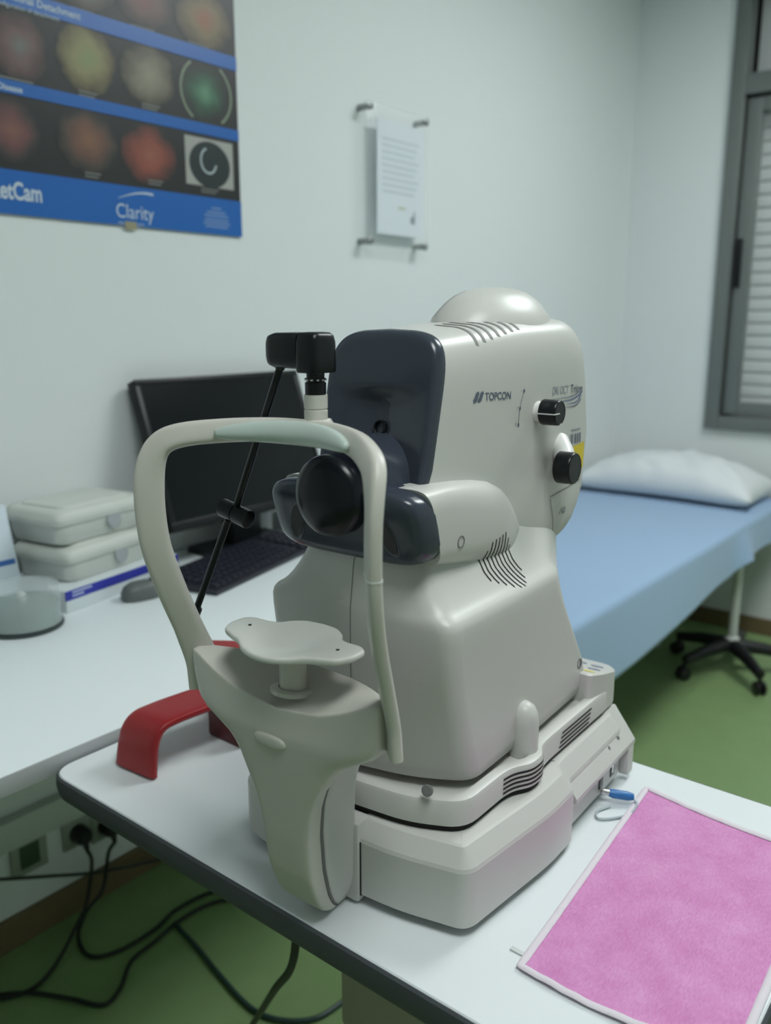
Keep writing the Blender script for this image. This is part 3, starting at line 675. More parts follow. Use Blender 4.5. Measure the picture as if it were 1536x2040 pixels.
# red bracket on the left end of the table
RB = tag(empty('red_bracket', (-.80, .64, TT)), 'glossy red plastic bracket with bent foot on the table left of the chin support', 'bracket')
o0 = RB.location
fl_, fr_ = PW(225, 1522, 2, TT+.002), PW(303, 1557, 2, TT+.002)
def red_band(cent, hw, th, name, m):
    rings_ = []
    for i, (p, wd) in enumerate(zip(cent, hw)):
        t = (cent[min(i+1, len(cent)-1)]-cent[max(i-1, 0)]).normalized(); s_ = Vector((1, .09, 0)); s_ = (s_-t*s_.dot(t)).normalized(); n_ = s_.cross(t)
        rings_.append([p-o0+s_*a_+n_*b_ for a_, b_ in superring(wd, th, 24, 5)])
    return MB().rings(rings_).build(name, m, RB, angle=50)
fc = (fl_+fr_)/2; hwid = (fr_-fl_).length/2-.002
sc_ = PW(287, 1462, 1, fc.y+.022)
key = [fc+Vector((0, .006, .001)), fc+Vector((0, .009, .02)), fc+Vector((.001, .014, .043)), fc+Vector((.002, .026, .057)), fc+Vector((.004, .048, .061)), fc+Vector((.010, .10, .062)), fc+Vector((.018, .16, .061)), fc+Vector((.022, .20, .060))]
cp_ = catmull(key, 6)
red_band(cp_, [hwid*(1.0-.10*min(1, i/18)) for i in range(len(cp_))], .0055, 'arm', red_m)
bx = cp_[-1]-o0
box('under_block', (bx.x-.03, bx.x+.035, bx.y-.075, bx.y+.01, .0, .052), dred_m, RB, bev=.004)
q0 = PW(413, 1287, 1, .735)-o0
rbm = MB(); rbm.rings([[(q0.x+x, q0.y+y, z) for x, y in rpoly([Vector(p) for p in ((0, 0), (.055, -.045), (.11, -.005), (.05, .035))], .005, 3)] for z in (.0, .004, q0.z+.005, q0.z+.009)])
rbm.build('rear_block', red_m, RB, angle=40)

# ================================================================== the desk and what stands on it
DX0, DX1, DY0, DY1 = XW+.003, PW(0, 1551, 2, DT).x, -.75, 1.62
DK = tag(empty('desk', ((DX0+DX1)/2, (DY0+DY1)/2, 0)), 'long white desk along the poster wall carrying the monitor and boxes', 'desk')
cx, cy = DK.location.x, DK.location.y
box('desk_top', (DX0-cx, DX1-cx-.002, DY0-cy, DY1-cy, DT-.026, DT), desk_m, DK, bev=.0015)
box('edge_strip', (DX1-cx-.0025, DX1-cx, DY0-cy, DY1-cy, DT-.026, DT-.0008), deskedge_m, DK, bev=.0005)
box('rear_panel', (DX0-cx+.05, DX0-cx+.066, DY0-cy+.04, DY1-cy-.04, .50, DT-.0265), deskedge_m, DK, bev=.001)
for y in (DY0-cy+.02, DY1-cy-.05): box('leg_panel', (DX0-cx+.045, DX1-cx-.03, y, y+.025, 0, DT-.0265), desk_m, DK, bev=.0015)

# wall trunking with sockets and plugs under the desk
ta, tb = PW(0, 1630, 0, XW), PW(0, 1690, 0, XW)
TR = tag(box('cable_trunking', (XW+.0005, XW+.03, -1.2, 1.55, tb.z, ta.z), mat('trunking_white', (.52, .55, .53), .5), bev=.003), 'white plastic cable trunking running along the wall under the desk', 'trunking')
for (u, v), nm in (((150, 1655), 'left of the two black plugs'), ((205, 1640), 'right of the two black plugs')):
    p = PW(u, v, 0, XW)
    S_ = tag(empty('wall_socket', (XW, p.y, p.z)), 'small grey wall socket under the desk, behind the '+nm, 'socket', 'sockets under the desk')
    box('plate', (.0005, .009, -.034, .034, -.034, .034), mat('socket_grey', (.30, .33, .28), .5), S_, bev=.002)
    P_ = tag(empty('power_plug', (XW+.0095, p.y, p.z)), 'black power plug in the wall under the desk, '+nm, 'plug', 'black power plugs under the desk')
    MB().lathe((0, 0, 0), (1, 0, 0), [(.019, 0), (.021, .004), (.019, .03), (.013, .038)], 18).build('plug_body', rubber_m, P_)
    MB().tube([(.028, 0, -.012), (.034, 0, -.03)], [.008, .005], 10).build('strain_relief', rubber_m, P_)
p = PW(55, 1700, 0, XW)
S_ = tag(empty('wall_socket', (XW, p.y, p.z)), 'empty dark green wall socket under the left end of the desk', 'socket', 'sockets under the desk')
box('plate', (.0005, .009, -.04, .04, -.04, .04), MATS['socket_grey'], S_, bev=.002)
box('socket_well', (.0088, .0096, -.022, .022, -.026, .026), mat('dark_green', (.03, .07, .03), .6), S_, bev=.0003)

def cord(pts, r, label, name='extension_cord', m=cord_m):
    o = MB().tube(catmull(pts, 8), r, 8).build(name, m); return tag(o, label, 'cord', 'cords under the desk')
def FLR(u, v, z=.006): return PW(u, v, 2, z)
def WLX(u, v, x=XW+.06): return PW(u, v, 0, x)
p1 = PW(150, 1655, 0, XW); p2 = PW(205, 1640, 0, XW)
cord([Vector((XW+.043, p1.y, p1.z-.031)), WLX(183, 1720), WLX(172, 1800), WLX(150, 1850, XW+.09), FLR(105, 1930), FLR(55, 1975), FLR(-30, 1995)], .0045, 'black cord dropping from the left plug and curving away across the floor')
cord([Vector((XW+.043, p2.y, p2.z-.031)), WLX(216, 1700), WLX(205, 1770), WLX(172, 1818, XW+.07), FLR(156, 1868), FLR(180, 1905), FLR(240, 1893), FLR(310, 1850), FLR(352, 1812), FLR(420, 1778), FLR(500, 1760)], .0045, 'black cord from the right plug making a loop on the floor')
cord([WLX(-20, 1753), WLX(90, 1746), WLX(200, 1737), WLX(310, 1714), WLX(380, 1700)], .004, 'thin dark cord stretched level along the wall below the sockets')
cord([FLR(-20, 1985), FLR(60, 1978), FLR(140, 1990), FLR(205, 2002), FLR(238, 1972), FLR(262, 1915), FLR(310, 1875), FLR(352, 1838), FLR(420, 1800), FLR(500, 1785)], .0045, 'black cord winding in an S over the dark floor')
cord([FLR(349, 1838), FLR(362, 1855), FLR(395, 1890), FLR(440, 1945), FLR(500, 2008), FLR(560, 2032), FLR(630, 2028), FLR(690, 1990)], .005, 'dark green cord sweeping in a wide curve over the green floor', m=mat('green_cord', (.02, .05, .045), .45))
q1 = PW(598, 1885, 1, .62)
cord([Vector((q1.x, .62, TT-.0735)), PW(585, 1910, 1, .66), PW(545, 1975, 1, .72), FLR(500, 2045), FLR(470, 2080)], .0055, 'thick dark cord hanging from the instrument table to the floor')

# monitor
xb = -1.455; mbt = PW(345, 1062, 0, xb); xs_, best = xb, 9
for k in range(400):
    xx = xb-.3+.001*k; d = abs(PW(265, 757, 0, xx).y-mbt.y)
    if d < best: best, xs_ = d, xx
mtp = PW(265, 757, 0, xs_); tilt = math.atan2(mbt.x-mtp.x, mtp.z-mbt.z); mh = math.hypot(mbt.x-mtp.x, mtp.z-mbt.z); mw = .49
MO = tag(empty('monitor', (xb-.05, mbt.y+mw/2, DT)), 'black flat computer monitor, switched off, on the desk behind the chin rest', 'monitor')
def mtx(x, y, z):                                     # screen-local (out of screen, along, up) to monitor-local
    c, s_ = math.cos(tilt), math.sin(tilt)
    return Vector((mbt.x+x*c-z*s_, mbt.y+y, mbt.z+z*c+x*s_))-MO.location
def mbx(name, b, m, parent=MO, bev=.002):
    mb_ = MB().box(*b, bev=bev); mb_.v = [mtx(*p) for p in mb_.v]; return mb_.build(name, m, parent)
cs = mbx('casing', (-.028, -.001, 0, mw, 0, mh), mat('monitor_black', (.007, .009, .010), .38, spec=.3), bev=.004)
bz = .013
for b_ in ((-.0012, .0012, 0, mw, 0, bz+.008), (-.0012, .0012, 0, mw, mh-bz, mh), (-.0012, .0012, 0, bz, bz+.008, mh-bz), (-.0012, .0012, mw-bz, mw, bz+.008, mh-bz)):
    mbx('bezel', b_, MATS['monitor_black'], bev=.0006)
mbx('screen', (-.0012, -.0004, bz, mw-bz, bz+.008, mh-bz), mat('screen_black', (.004, .006, .008), .20, spec=.3), bev=0)
box('stand_neck', (-.03, .012, -.045, .045, .012, .14), MATS['monitor_black'], MO, bev=.006)
st = rpoly([Vector(p) for p in ((-.07, -.125), (.03, -.125), (.03, .125), (-.07, .125))], .02, 5)
MB().rings(zloft(st, [(0, .0005), (0, .009), (.004, .013)])).build('stand_base', MATS['monitor_black'], MO)

# keyboard with separate keys
ka, kl, kr = PW(432, 1188, 2, DT), PW(370, 1142, 2, DT), PW(600, 1116, 2, DT)
kang = math.atan2((kr-ka).y, (kr-ka).x)-math.pi/2
KB = tag(empty('keyboard', ka, kang+.06), 'black computer keyboard on the desk in front of the monitor', 'keyboard')
kd = .15; kw = .44
obj('key_tray', [(0, 0, .001), (0, kw, .001), (-kd, kw, .001), (-kd, 0, .001), (0, 0, .010), (0, kw, .010), (-kd, kw, .022), (-kd, 0, .022)],
    [(0, 1, 2, 3), (4, 5, 6, 7), (0, 1, 5, 4), (1, 2, 6, 5), (2, 3, 7, 6), (3, 0, 4, 7)], mat('keyboard_black', (.012, .013, .022), .4), KB, smooth=False)
k0 = MB().rings([[(x, y, z) for x, y in rpoly([Vector(p) for p in ((-.008*s_, -.0085*s_), (.008*s_, -.0085*s_), (.008*s_, .0085*s_), (-.008*s_, .0085*s_))], .0015, 1)] for s_, z in ((1, 0), (.86, .006))]).build('key', mat('key_black', (.016, .017, .030), .45), KB)
first = True
for r_ in range(6):
    for c_ in range(20):
        if c_ in (15,) : continue
        o = k0 if first else k0.copy()
        if not first: col.objects.link(o); o.parent = KB
        first = False
        x = -.020-.0205*r_; o.location = (x, .022+.0209*c_, .0105+.012*(-x)/kd); o.rotation_euler = (0, .08, 0)

# striped carton, two stacked storage boxes on it
ca, cb_ = PW(134, 1223, 2, DT), PW(288, 1166, 2, DT); cang = math.atan2((cb_-ca).y, (cb_-ca).x)
CT = tag(empty('striped_carton', ca, cang), 'flat white carton with a blue stripe beneath the two white storage boxes', 'carton')
CH_ = .042; CL = .30
box('carton_body', (0, CL, 0, .19, 0, CH_), mat('carton_white', (.66, .72, .74), .6), CT, bev=.001)
box('blue_stripe', (-.0004, CL+.0004, -.0006, .002, CH_*.55, CH_*.99), mat('carton_blue', (.03, .04, .36), .5), CT, bev=.0002)
for k in range(2): box('print_line', (.015, .062-.02*k, -.0009, 0, CH_*(.84-.16*k), CH_*(.92-.16*k)), mat('print_pale', (.45, .5, .7), .6), CT, bev=0)
def storage_box(z, yaw, dx, dy, lab):
    B = tag(empty('storage_box', (ca.x+dx, ca.y+dy, z), cang+yaw), lab, 'storage box', 'stacked white storage boxes on the desk')
    bw, bd, bh = .225, .155, .066; ZS = 1.16
    def lvl(s_, z_): return [(bw/2+x, bd/2+y, z_) for x, y in rpoly([Vector(p) for p in ((-bw/2*s_, -bd/2*s_), (bw/2*s_, -bd/2*s_), (bw/2*s_, bd/2*s_), (-bw/2*s_, bd/2*s_))], .024, 5)]
    m_ = mat('box_white', (.60, .63, .59), .5, bump=.05)
    lvl0 = lvl
    def lvl(s_, z_): return lvl0(s_, z_*ZS)
    MB().rings([lvl(.88, .0005), lvl(.92, .004), lvl(.97, .034), lvl(1.02, .035), lvl(1.02, .039)]).build('tub', m_, B, angle=40)
    lid = MB().rings([lvl(1.03, .0395), lvl(1.035, .042), lvl(1.0, .052), lvl(.93, .057), lvl(.80, .058), lvl(.78, .061), lvl(.74, .062)]).build('lid', m_, B, angle=40)
    MB().lathe((bw*.60, .0005, .030), (0, -1, .12), [(.0175, 0), (.0175, .0016), (.015, .002)], 24).build('round_clasp', mat('clasp_grey', (.36, .39, .41), .5), B)
bofs = Vector((-.02, .012, 0))
storage_box(DT+CH_+.0002, .02, -.026, .026, 'lower of two stacked white storage boxes, resting on the striped carton')
storage_box(DT+CH_+.0725, -.015, -.034, .016, 'upper of two stacked white storage boxes beside the monitor')

# grey mouse in front of the carton
mp_ = PW(262, 1186, 2, DT)
MS = tag(empty('computer_mouse', (mp_.x+.030, mp_.y+.004, DT), 1.35), 'dark grey computer mouse on the desk against the striped carton', 'computer mouse')
MB().rings([[(x*1.0, y, z) for x, y in superring(.042*q, .024*q, 28, 2.5)] for q, z in ((.92, .0005), (1, .006), (.97, .016), (.85, .026), (.6, .033), (.2, .035))]).build('mouse_shell', mat('mouse_grey', (.11, .125, .12), .45), MS, angle=60)
MB().lathe((.022, -.004, .032), (0, 1, 0), [(.006, 0), (.006, .008)], 14).build('scroll_wheel', rubber_m, MS)

# spindle of discs
cc = PW(60, 1268, 2, DT); 
CDS = tag(empty('disc_spindle', (cc.x-.055, cc.y+.02, DT)), 'clear round tub of stacked discs at the left end of the desk', 'disc spindle')
MB().lathe((0, 0, 0), (0, 0, 1), [(.066, .0005), (.067, .002), (.067, .006), (.062, .008)], 48).build('spindle_base', mat('spindle_black', (.03, .045, .045), .35), CDS)
MB().lathe((0, 0, 0), (0, 0, 1), [(.060, .0085), (.060, .046), (.008, .0462)], 48).build('disc_stack', mat('disc_teal', (.13, .20, .18), .25, var=.3, vscale=3, stretch=(.05, .05, 220)), CDS)
MB().lathe((0, 0, 0), (0, 0, 1), [(.0075, .008), (.0075, .060), (.003, .064)], 20).build('spindle_pin', mat('pin_white', (.6, .65, .63), .4), CDS)
MB().lathe((0, 0, 0), (0, 0, 1), [(.0645, .009), (.0640, .070), (.061, .075), (.02, .077), (.004, .077)], 48).build('clear_cover', mat('clear_plastic', (.80, .88, .88), .08, alpha=.30), CDS)

# leaflet box with an eye picture, by the wall
la = PW(75, 1168, 2, DT); lx = -1.50
LF = tag(empty('leaflet_stand', (lx, PW(72, 1165, 0, lx).y-.022, DT), 0), 'upright white leaflet box with a blue eye picture at the left end of the desk', 'leaflet stand')
lh = PW(50, 1005, 0, lx).z-DT
def lbox(name, b, m, bev=.001, parent=LF):
    mb_ = MB().box(*b, bev=bev); mb_.v = [Vector((p.x-.12*p.z, p.y-.06*p.z, p.z)) for p in mb_.v]; return mb_.build(name, m, parent)
lbox('leaflet_body', (-.03, 0, -.16, 0, .0005, lh), mat('leaflet_white', (.66, .75, .82), .45))
lbox('print_band', (-.001, .0006, -.16, -.004, .082, .092), mat('leaflet_blue', (.04, .14, .42), .5), 0)
for k in range(3): lbox('print_line', (-.001, .0006, -.14, -.055-.012*k, lh-.03-.03*k, lh-.022-.03*k), mat('leaflet_pale', (.40, .50, .68), .5), 0)
ey = MB()
for q, h_ in ((1.0, 0), (1.0, .0012)): pass
mb_ = MB().rings([[(.0006+h_-.12*(.058+z), -.085+y-.06*(.058+z), .058+z) for y, z in superring(.036, .020, 32, 1.7)] for h_ in (0, .0004)]); mb_.build('eye_picture', mat('eye_blue', (.16, .38, .55), .4), LF)
mb_ = MB().rings([[(.0011+h_-.12*(.058+z), -.085+y-.06*(.058+z), .058+z) for y, z in superring(.013, .013, 24, 2)] for h_ in (0, .0004)]); mb_.build('pupil', mat('eye_dark', (.03, .08, .14), .3), LF)

# white power brick between monitor foot and keyboard
wa = PW(530, 1072, 2, DT)
WB = tag(empty('power_brick', (wa.x-.005, wa.y+.125, DT), math.pi/2-.15), 'white box with a grey band on the desk behind the keyboard', 'box')
MB().box(-.07, .0, -.03, .03, .0005, .052, .008, 3).build('brick_body', mat('brick_white', (.62, .66, .66), .5), WB)
MB().box(.004, .09, -.03, .03, .0005, .052, .008, 3).build('brick_body', MATS['brick_white'], WB)
box('grey_band', (-.002, .006, -.028, .028, .002, .050), mat('band_grey', (.25, .27, .27), .5), WB, bev=.001)

# ================================================================== on the wall
# poster
PY1 = sum(PW(u, v, 0, XW).y for u, v in ((479, 468), (462, 0)))/2; PZ0 = (PW(0, 431, 0, XW).z+PW(479, 468, 0, XW).z)/2
PY0, PZ1 = PY1-1.0, PZ0+.86
def zl(a_, b_): return (PW(*a_, 0, XW).z+PW(*b_, 0, XW).z)/2
zA0, zA1 = zl((0, 13), (465, 138)), zl((152, 20), (465, 114)); zB0, zB1 = zl((0, 190), (467, 277)), zl((0, 163), (465, 255)); zC1 = zl((0, 340), (475, 399))
PO = tag(empty('poster', (XW+.003, PY1, PZ0)), 'large black and blue poster of round eye photographs on the left wall', 'poster')
PS = .007
def pb_(name, y0, y1, z0, z1, x0, x1, m, parent=PO): return box(name, (x0, x1, y0-PY1, y1-PY1, z0-PZ0, z1-PZ0), m, parent, bev=0, smooth=False)
blue_m = mat('poster_blue', (.010, .115, .42), .35, var=.04, vscale=4)
pb_('poster_sheet', PY0, PY1, PZ0, PZ1, 0, .002, mat('poster_black', (.013, .016, .017), .4))
pb_('blue_band', PY0, PY1+.0002, PZ0-.0002, zC1, .0021, .0033, blue_m); pb_('blue_band', PY0, PY1+.0002, zB0, zB1, .0021, .0033, blue_m)
pb_('blue_band', PY0, PY1+.0002, zA0, zA1, .0021, .0033, blue_m); pb_('blue_band', PY0, PY1+.0002, zA1+.135, zA1+.165, .0021, .0033, blue_m)
def fundus(u, v, ru, rv, c0, c1, c2, seed, name='eye_photograph'):
    """round photograph printed on the poster: centre colour c0, mid c1, rim c2"""
    p = PW(u, v, 0, XW+.005); ry = abs(PW(u+ru, v, 0, XW+.005).y-p.y); rz = abs(PW(u, v-rv, 0, XW+.005).z-p.z)
    m = bpy.data.materials.new('eye_photo_print'); m.use_nodes = True; nt = m.node_tree; b = nt.nodes['Principled BSDF']; b.inputs['Roughness'].default_value = .4
    tc = nt.nodes.new('ShaderNodeTexCoord'); mp = nt.nodes.new('ShaderNodeMapping'); mp.inputs['Scale'].default_value = (0, 1/ry, 1/rz)
    nt.links.new(tc.outputs['Object'], mp.inputs['Vector'])
    nz = nt.nodes.new('ShaderNodeTexNoise'); nz.inputs['Scale'].default_value = 1.6; nz.inputs['Detail'].default_value = 3
    ad = nt.nodes.new('ShaderNodeVectorMath'); ad.operation = 'ADD'; ad.inputs[1].default_value = (seed*3.1, seed*1.7, seed); nt.links.new(mp.outputs['Vector'], ad.inputs[0]); nt.links.new(ad.outputs[0], nz.inputs['Vector'])
    ln_ = nt.nodes.new('ShaderNodeVectorMath'); ln_.operation = 'LENGTH'; nt.links.new(mp.outputs['Vector'], ln_.inputs[0])
    ma = nt.nodes.new('ShaderNodeMath'); ma.operation = 'MULTIPLY_ADD'; ma.inputs[1].default_value = .55; nt.links.new(nz.outputs['Fac'], ma.inputs[0])
    sb = nt.nodes.new('ShaderNodeMath'); sb.operation = 'SUBTRACT'; sb.inputs[1].default_value = .27; nt.links.new(ln_.outputs['Value'], sb.inputs[0]); nt.links.new(sb.outputs[0], ma.inputs[2])
    rp = nt.nodes.new('ShaderNodeValToRGB'); e = rp.color_ramp.elements; e[0].position = .05; e[0].color = (*[q*.72 for q in c0], 1); e[1].position = 1.0; e[1].color = (.014, .017, .018, 1)
    x = e.new(.45); x.color = (*[q*.72 for q in c1], 1); x = e.new(.78); x.color = (*[q*.72 for q in c2], 1)
    nt.links.new(ma.outputs[0], rp.inputs['Fac']); nt.links.new(rp.outputs['Color'], b.inputs['Base Color'])
    MBx = MB().rings([[(h_, ry*math.cos(a_), rz*math.sin(a_)) for a_ in [2*math.pi*i/40 for i in range(40)]] for h_ in (0, .0003)])
    return MBx.build(name, m, PO, loc=(.0021, p.y-PY1, p.z-PZ0), smooth=False)
fundus(38, 92, 56, 72, (.20, .20, .19), (.20, .12, .12), (.10, .06, .06), 1)
fundus(172, 118, 58, 72, (.30, .36, .16), (.33, .31, .14), (.18, .15, .07), 2)
fundus(296, 152, 54, 66, (.34, .33, .24), (.27, .24, .18), (.13, .12, .08), 3)
fundus(408, 186, 47, 62, (.13, .34, .20), (.04, .14, .08), (.02, .04, .03), 4)
fundus(20, 258, 62, 66, (.30, .13, .10), (.19, .08, .08), (.07, .05, .05), 5)
fundus(176, 282, 60, 66, (.29, .14, .08), (.20, .10, .07), (.08, .06, .05), 6)
fundus(298, 309, 54, 62, (.40, .13, .08), (.33, .09, .06), (.16, .05, .04), 7)
fundus(165, -35, 62, 62, (.20, .22, .18), (.16, .16, .14), (.08, .07, .06), 8)
fundus(288, 0, 58, 58, (.24, .10, .09), (.18, .10, .09), (.07, .05, .05), 9)
fundus(405, 40, 55, 62, (.38, .13, .07), (.26, .19, .09), (.13, .10, .06), 10)
# rim arcs of the green photograph
p = PW(408, 186, 0, XW); ry = PW(456, 186, 0, XW).y-p.y; rz = .068
for s_ in (-1, 1):
    me = ribbon_mesh([(s_*ry*math.cos(a_), rz*math.sin(a_)) for a_ in [math.radians(-55+110*i/20) for i in range(21)]], .006)
    for q in me.vertices: q.co = Vector((0, q.co.x, q.co.y))
    link('photo_rim', me, mat('rim_green', (.19, .24, .17), .4), PO, loc=(.0027, p.y-PY1, p.z-PZ0), smooth=False)
# square photograph of an eye
a_, b_ = PW(364, 268, 0, XW), PW(463, 380, 0, XW)
pb_('square_photograph', a_.y, b_.y, b_.z, a_.z, .0021, .0024, mat('eyelid_grey', (.36, .36, .34), .4))
c = Vector((0, (a_.y+b_.y)/2, (a_.z+b_.z)/2))
MB().rings([[(h_, .060*math.cos(t)*.98, .049*math.sin(t)-.004) for t in [2*math.pi*i/40 for i in range(40)]] for h_ in (0, .0002)]).build('dark_eye', mat('dark_eye_print', (.018, .03, .032), .35), PO, loc=(.0025, c.y-PY1, c.z-PZ0), smooth=False)
me = ribbon_mesh([(.022*math.cos(t)-.004, .026*math.sin(t)+.004) for t in [math.radians(105+240*i/24) for i in range(25)]], .0042)
for q in me.vertices: q.co = Vector((0, q.co.x, q.co.y))
link('light_ring', me, mat('ring_white', (.45, .52, .55), .4), PO, loc=(.0031, c.y-PY1, c.z-PZ0), smooth=False)
# lettering on the poster (reads along +y)
let_m = mat('poster_white', (.50, .58, .66), .45)
def poster_text(s, u, v, size, m=let_m, align='LEFT', bold=0.0, xs=1.0):
    p = PW(u, v, 0, XW+.006); me = text_mesh(s, size, align, bold, xs)
    for q in me.vertices: q.co = Vector((0, q.co.x, q.co.y))
    return link('lettering', me, m, PO, loc=(.0037, p.y-PY1, p.z-PZ0), smooth=False)
poster_text('RetCam', 85, 403, .044, bold=.0012, align='RIGHT', xs=.70)
poster_text('Clarity', 231, 432, .040, xs=.86)
poster_text('MEDICAL SYSTEMS', 236, 447, .0085, xs=.9)
p = PW(232, 405, 0, XW)
me = ribbon_mesh([(.088*i/16, .010+.016*math.sin(math.pi*(i/16)*.62)) for i in range(17)], [.001+.004*(i/16) for i in range(17)])
for q in me.vertices: q.co = Vector((0, q.co.x, q.co.y))
link('swoosh', me, let_m, PO, loc=(.0037, p.y-PY1, p.z-PZ0), smooth=False)
poster_text('Retinal Detachment', 160, 40, .018, align='RIGHT', bold=.0003)
poster_text('and configuration of detachment', 118, 43, .011, align='RIGHT')
poster_text('Disease', 45, 186, .0155, align='RIGHT', bold=.0003)
for k, (wd, dz) in enumerate(((.028, 0), (.055, .009), (.070, .0165), (.070, .0255), (.078, .033), (.066, .0405))):
    p = PW(427, 414, 0, XW); pb_('small_print', p.y-wd/2, p.y+wd/2, p.z-dz-.004, p.z-dz, .0034, .0037, mat('pale_print', (.16, .27, .50), .5))
for u, v, wd in ((25, 157, .075), (172, 184, .042), (297, 210, .046), (392, 88, .06), (182, 345, .036), (307, 360, .038), (415, 377, .05), (280, 55, .06), (160, 20, .05)):
    p = PW(u, v, 0, XW)
    for k in range(2): pb_('caption', p.y-wd/2, p.y+wd/2*(1-.3*k), p.z-.0065*k-.0030, p.z-.0065*k, .0026, .0028, mat('caption_grey', (.17, .18, .17), .5))
p = PW(257, 448, 0, XW); pb_('tape', p.y-.014, p.y+.014, p.z-.010, p.z+.006, .0036, .0041, mat('tape_tan', (.30, .28, .18), .4))

# framed notice on four stand-offs
SXo = .034
SG = tag(empty('framed_notice', (XW, PW(790, 360, 0, XW+SXo).y, PW(790, 360, 0, XW+SXo).z)), 'clear acrylic notice holder with white paper on four metal stand-offs', 'notice')
sy, sz = SG.location.y, SG.location.z
q = {k: PW(u, v, 0, XW+SXo) for k, (u, v) in dict(tl=(735, 211), tr=(848, 246), bl=(733, 478), br=(840, 493)).items()}
ya, yb2, za, zb2 = (q['tl'].y+q['bl'].y)/2-sy, (q['tr'].y+q['br'].y)/2-sy, (q['bl'].z+q['br'].z)/2-sz, (q['tl'].z+q['tr'].z)/2-sz
box('acrylic_plate', (SXo, SXo+.004, ya-.012, yb2+.014, za-.014, zb2+.014), mat('clear_acrylic', (.80, .88, .88), .06, alpha=.10), SG, bev=.0006)
pl_, pr_ = PW(752, 300, 0, XW+SXo).y-sy, PW(845, 300, 0, XW+SXo).y-sy; pt_, pb2 = PW(790, 245, 0, XW+SXo).z-sz, PW(800, 470, 0, XW+SXo).z-sz
box('paper', (SXo-.0035, SXo-.0005, pl_, pr_, pb2, pt_), paper_m, SG, bev=0)
for k in range(9): box('text_line', (SXo-.0004, SXo-.0002, pl_+.02, pr_-.025-.01*(k % 3), pt_-.05-.017*k, pt_-.043-.017*k), mat('faint_text', (.56, .61, .66), .7), SG, bev=0)
p = PW(822, 437, 0, XW+SXo); box('stamp', (SXo-.0004, SXo-.0002, p.y-sy-.010, p.y-sy+.012, p.z-sz-.014, p.z-sz+.006), mat('stamp_dark', (.20, .23, .27), .6), SG, bev=0)
box('stamp', (SXo-.0004, SXo-.0002, p.y-sy+.004, p.y-sy+.011, p.z-sz+.006, p.z-sz+.020), MATS['stamp_dark'], SG, bev=0)
p = PW(802, 416, 0, XW+SXo); box('gold_print', (SXo-.0004, SXo-.0002, p.y-sy-.02, p.y-sy+.014, p.z-sz-.004, p.z-sz+.004), mat('gold_print', (.50, .53, .40), .6), SG, bev=0)
for y in (ya, yb2):
    for z in (za, zb2):
        MB().lathe((.0, y, z), (1, 0, 0), [(.0085, .0005), (.0085, SXo-.0005), (.0085, SXo+.0045), (.0100, SXo+.005), (.0100, SXo+.010), (.008, SXo+.0115)], 20).build('stand_off', mat('stand_off_metal', (.28, .30, .30), .35, metal=.7), SG)

# ================================================================== the bed and what is by it
BX0, BX1, BY0, BY1, BZT = XW+.02, -.836, 1.72, YW-.07, .60
BD = tag(empty('examination_bed', ((BX0+BX1)/2, (BY0+BY1)/2, 0)), 'examination bed with a smooth blue sheet hanging over its side', 'bed')
bcx, bcy = BD.location.x, BD.location.y
box('bed_frame', (BX0-bcx+.03, BX1-bcx-.05, BY0-bcy+.03, BY1-bcy-.03, .44, .50), mat('bed_frame_grey', (.30, .32, .32), .4), BD, bev=.004)
box('mattress', (BX0-bcx+.01, BX1-bcx-.014, BY0-bcy+.014, BY1-bcy-.014, .501, BZT-.004), mat('mattress_dark', (.06, .08, .10), .6), BD, bev=.02, seg=3)
for x in (BX0-bcx+.08, BX1-bcx-.36):
    for y in (BY0-bcy+.15, BY1-bcy-.35): MB().tube([(x, y, .0), (x, y, .44)], .018, 16).build('leg', MATS['bed_frame_grey'], BD)
sheet_m = mat('blue_sheet', (.31, .45, .65), .85, bump=.25, bscale=500, sheen=.2)
prof = []
NP = 60; NL = 70; vs = []; fs = []
def hem_z(y): return interp(y, [1.7, 2.0, 2.5, 2.88, 3.0, 3.2, 3.6], [.385, .400, .425, .452, .482, .475, .470])
for j in range(NL+1):
    y = BY0+(BY1-BY0)*j/NL; hz_ = hem_z(y)
    for i in range(NP+1):
        s_ = i/NP
        if s_ < .6:
            x = BX0+(BX1-.02-BX0)*(s_/.6); z = BZT+.0015*noise.noise(Vector((x*6, y*4, 0)))
        elif s_ < .70:
            a_ = (s_-.6)/.10*math.pi/2; x = BX1-.02+.02*math.sin(a_); z = BZT-.02+.02*math.cos(a_)
        else:
            t = (s_-.7)/.3; z = BZT-.02+(hz_-BZT+.02)*t; x = BX1+.012*t+.006*t*math.sin(y*9+1.3*math.sin(y*4))+(.028*t*max(0, 1-abs(y-3.02)/.10) if y > 2.8 else 0)
        vs.append((x-bcx, y-bcy, z))
for j in range(NL):
    for i in range(NP):
        a_ = j*(NP+1)+i; fs.append((a_, a_+1, a_+NP+2, a_+NP+1))
sh = obj('sheet', vs, fs, sheet_m, BD, angle=80)
sm = sh.modifiers.new('thickness', 'SOLIDIFY'); sm.thickness = .002; sm.offset = 1

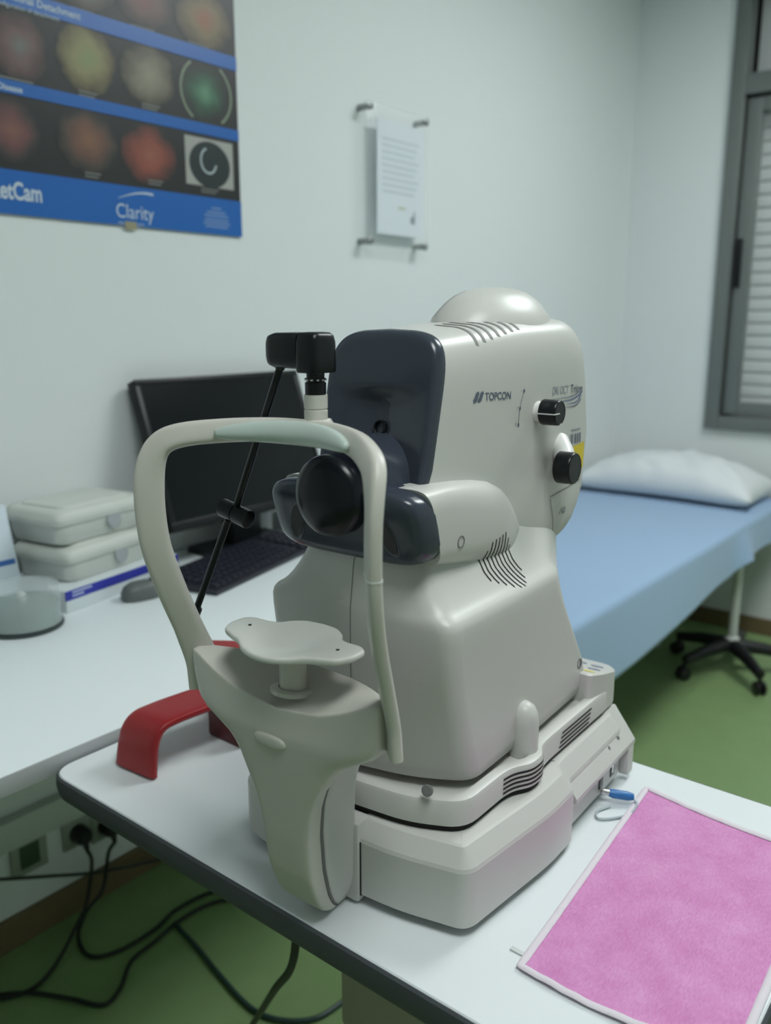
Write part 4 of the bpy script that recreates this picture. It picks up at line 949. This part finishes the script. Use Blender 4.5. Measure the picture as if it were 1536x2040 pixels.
# pillow
PL_ = tag(empty('pillow', (-1.235, 3.42, BZT+.003)), 'plump white pillow at the head of the blue bed', 'pillow')
vs = []; fs = []; NU, NV = 40, 28; PXh, PYh = .35, .185
for side in (1, -1):
    for j in range(NV+1):
        for i in range(NU+1):
            u_, v_ = i/NU*2-1, j/NV*2-1
            e_ = max(0, (1-abs(u_)**2.6))**.55*max(0, (1-abs(v_)**2.6))**.55
            pin = 1-.10*(1-abs(u_))*0; x = PXh*u_*(1-.06*(1-v_*v_)*0+.05*abs(v_)**3); y = PYh*v_*(1+.10*abs(u_)**3)
            wr = .008*noise.noise(Vector((u_*3.1, v_*2.2, 4)))+.012*noise.noise(Vector((u_*7+v_*2, v_*2.5, 9)))*(1.2-v_)*.6
            z = (.060+(.110+wr*1.6)*e_) if side == 1 else (.060-.058*e_**.6)
            vs.append((x, y, z-.02*abs(u_)**2 if side == 1 else max(.001, z-.02*abs(u_)**2)))
n_ = (NU+1)*(NV+1)
for s_ in (0, 1):
    for j in range(NV):
        for i in range(NU):
            a_ = s_*n_+j*(NU+1)+i; fs.append((a_, a_+1, a_+NU+2, a_+NU+1))
po = obj('pillow_case', vs, fs, mat('pillow_white', (.70, .73, .75), .85, bump=.2, bscale=300), PL_, angle=80)
bm = bmesh.new(); bm.from_mesh(po.data); bmesh.ops.remove_doubles(bm, verts=bm.verts, dist=.0015); bmesh.ops.recalc_face_normals(bm, faces=bm.faces); bm.to_mesh(po.data); bm.free()

# rolling stand under the head end of the bed
RS = tag(empty('rolling_stand', (-.885, 3.19, 0), .35), 'white pole stand on a black five-star castor base by the head of the bed', 'stand')
MB().lathe((0, 0, .105), (0, 0, 1), [(.030, 0), (.026, .025), (.0165, .035), (.0165, .335)], 20).build('pole', mat('pole_white', (.58, .60, .58), .4), RS)
for k in range(5):
    a_ = 2*math.pi*k/5+2.6; dx, dy = math.cos(a_), math.sin(a_)
    MB().tube([(dx*.01, dy*.01, .105), (dx*.12, dy*.12, .095), (dx*.22, dy*.22, .074)], [.027, .023, .018], 12).build('base_arm', rubber_m, RS)
    cs_ = MB(); pv_ = Vector((-dy, dx, 0))
    for s_ in (-1, 1): cs_.lathe(Vector((dx*.222, dy*.222, .0255))+pv_*(.006*s_ if s_ > 0 else -.018), pv_, [(.022, 0), (.025, .002), (.025, .010), (.022, .012)], 20)
    cs_.tube([(dx*.22, dy*.22, .03), (dx*.22, dy*.22, .066)], .008, 10)
    cs_.build('castor', rubber_m, RS)
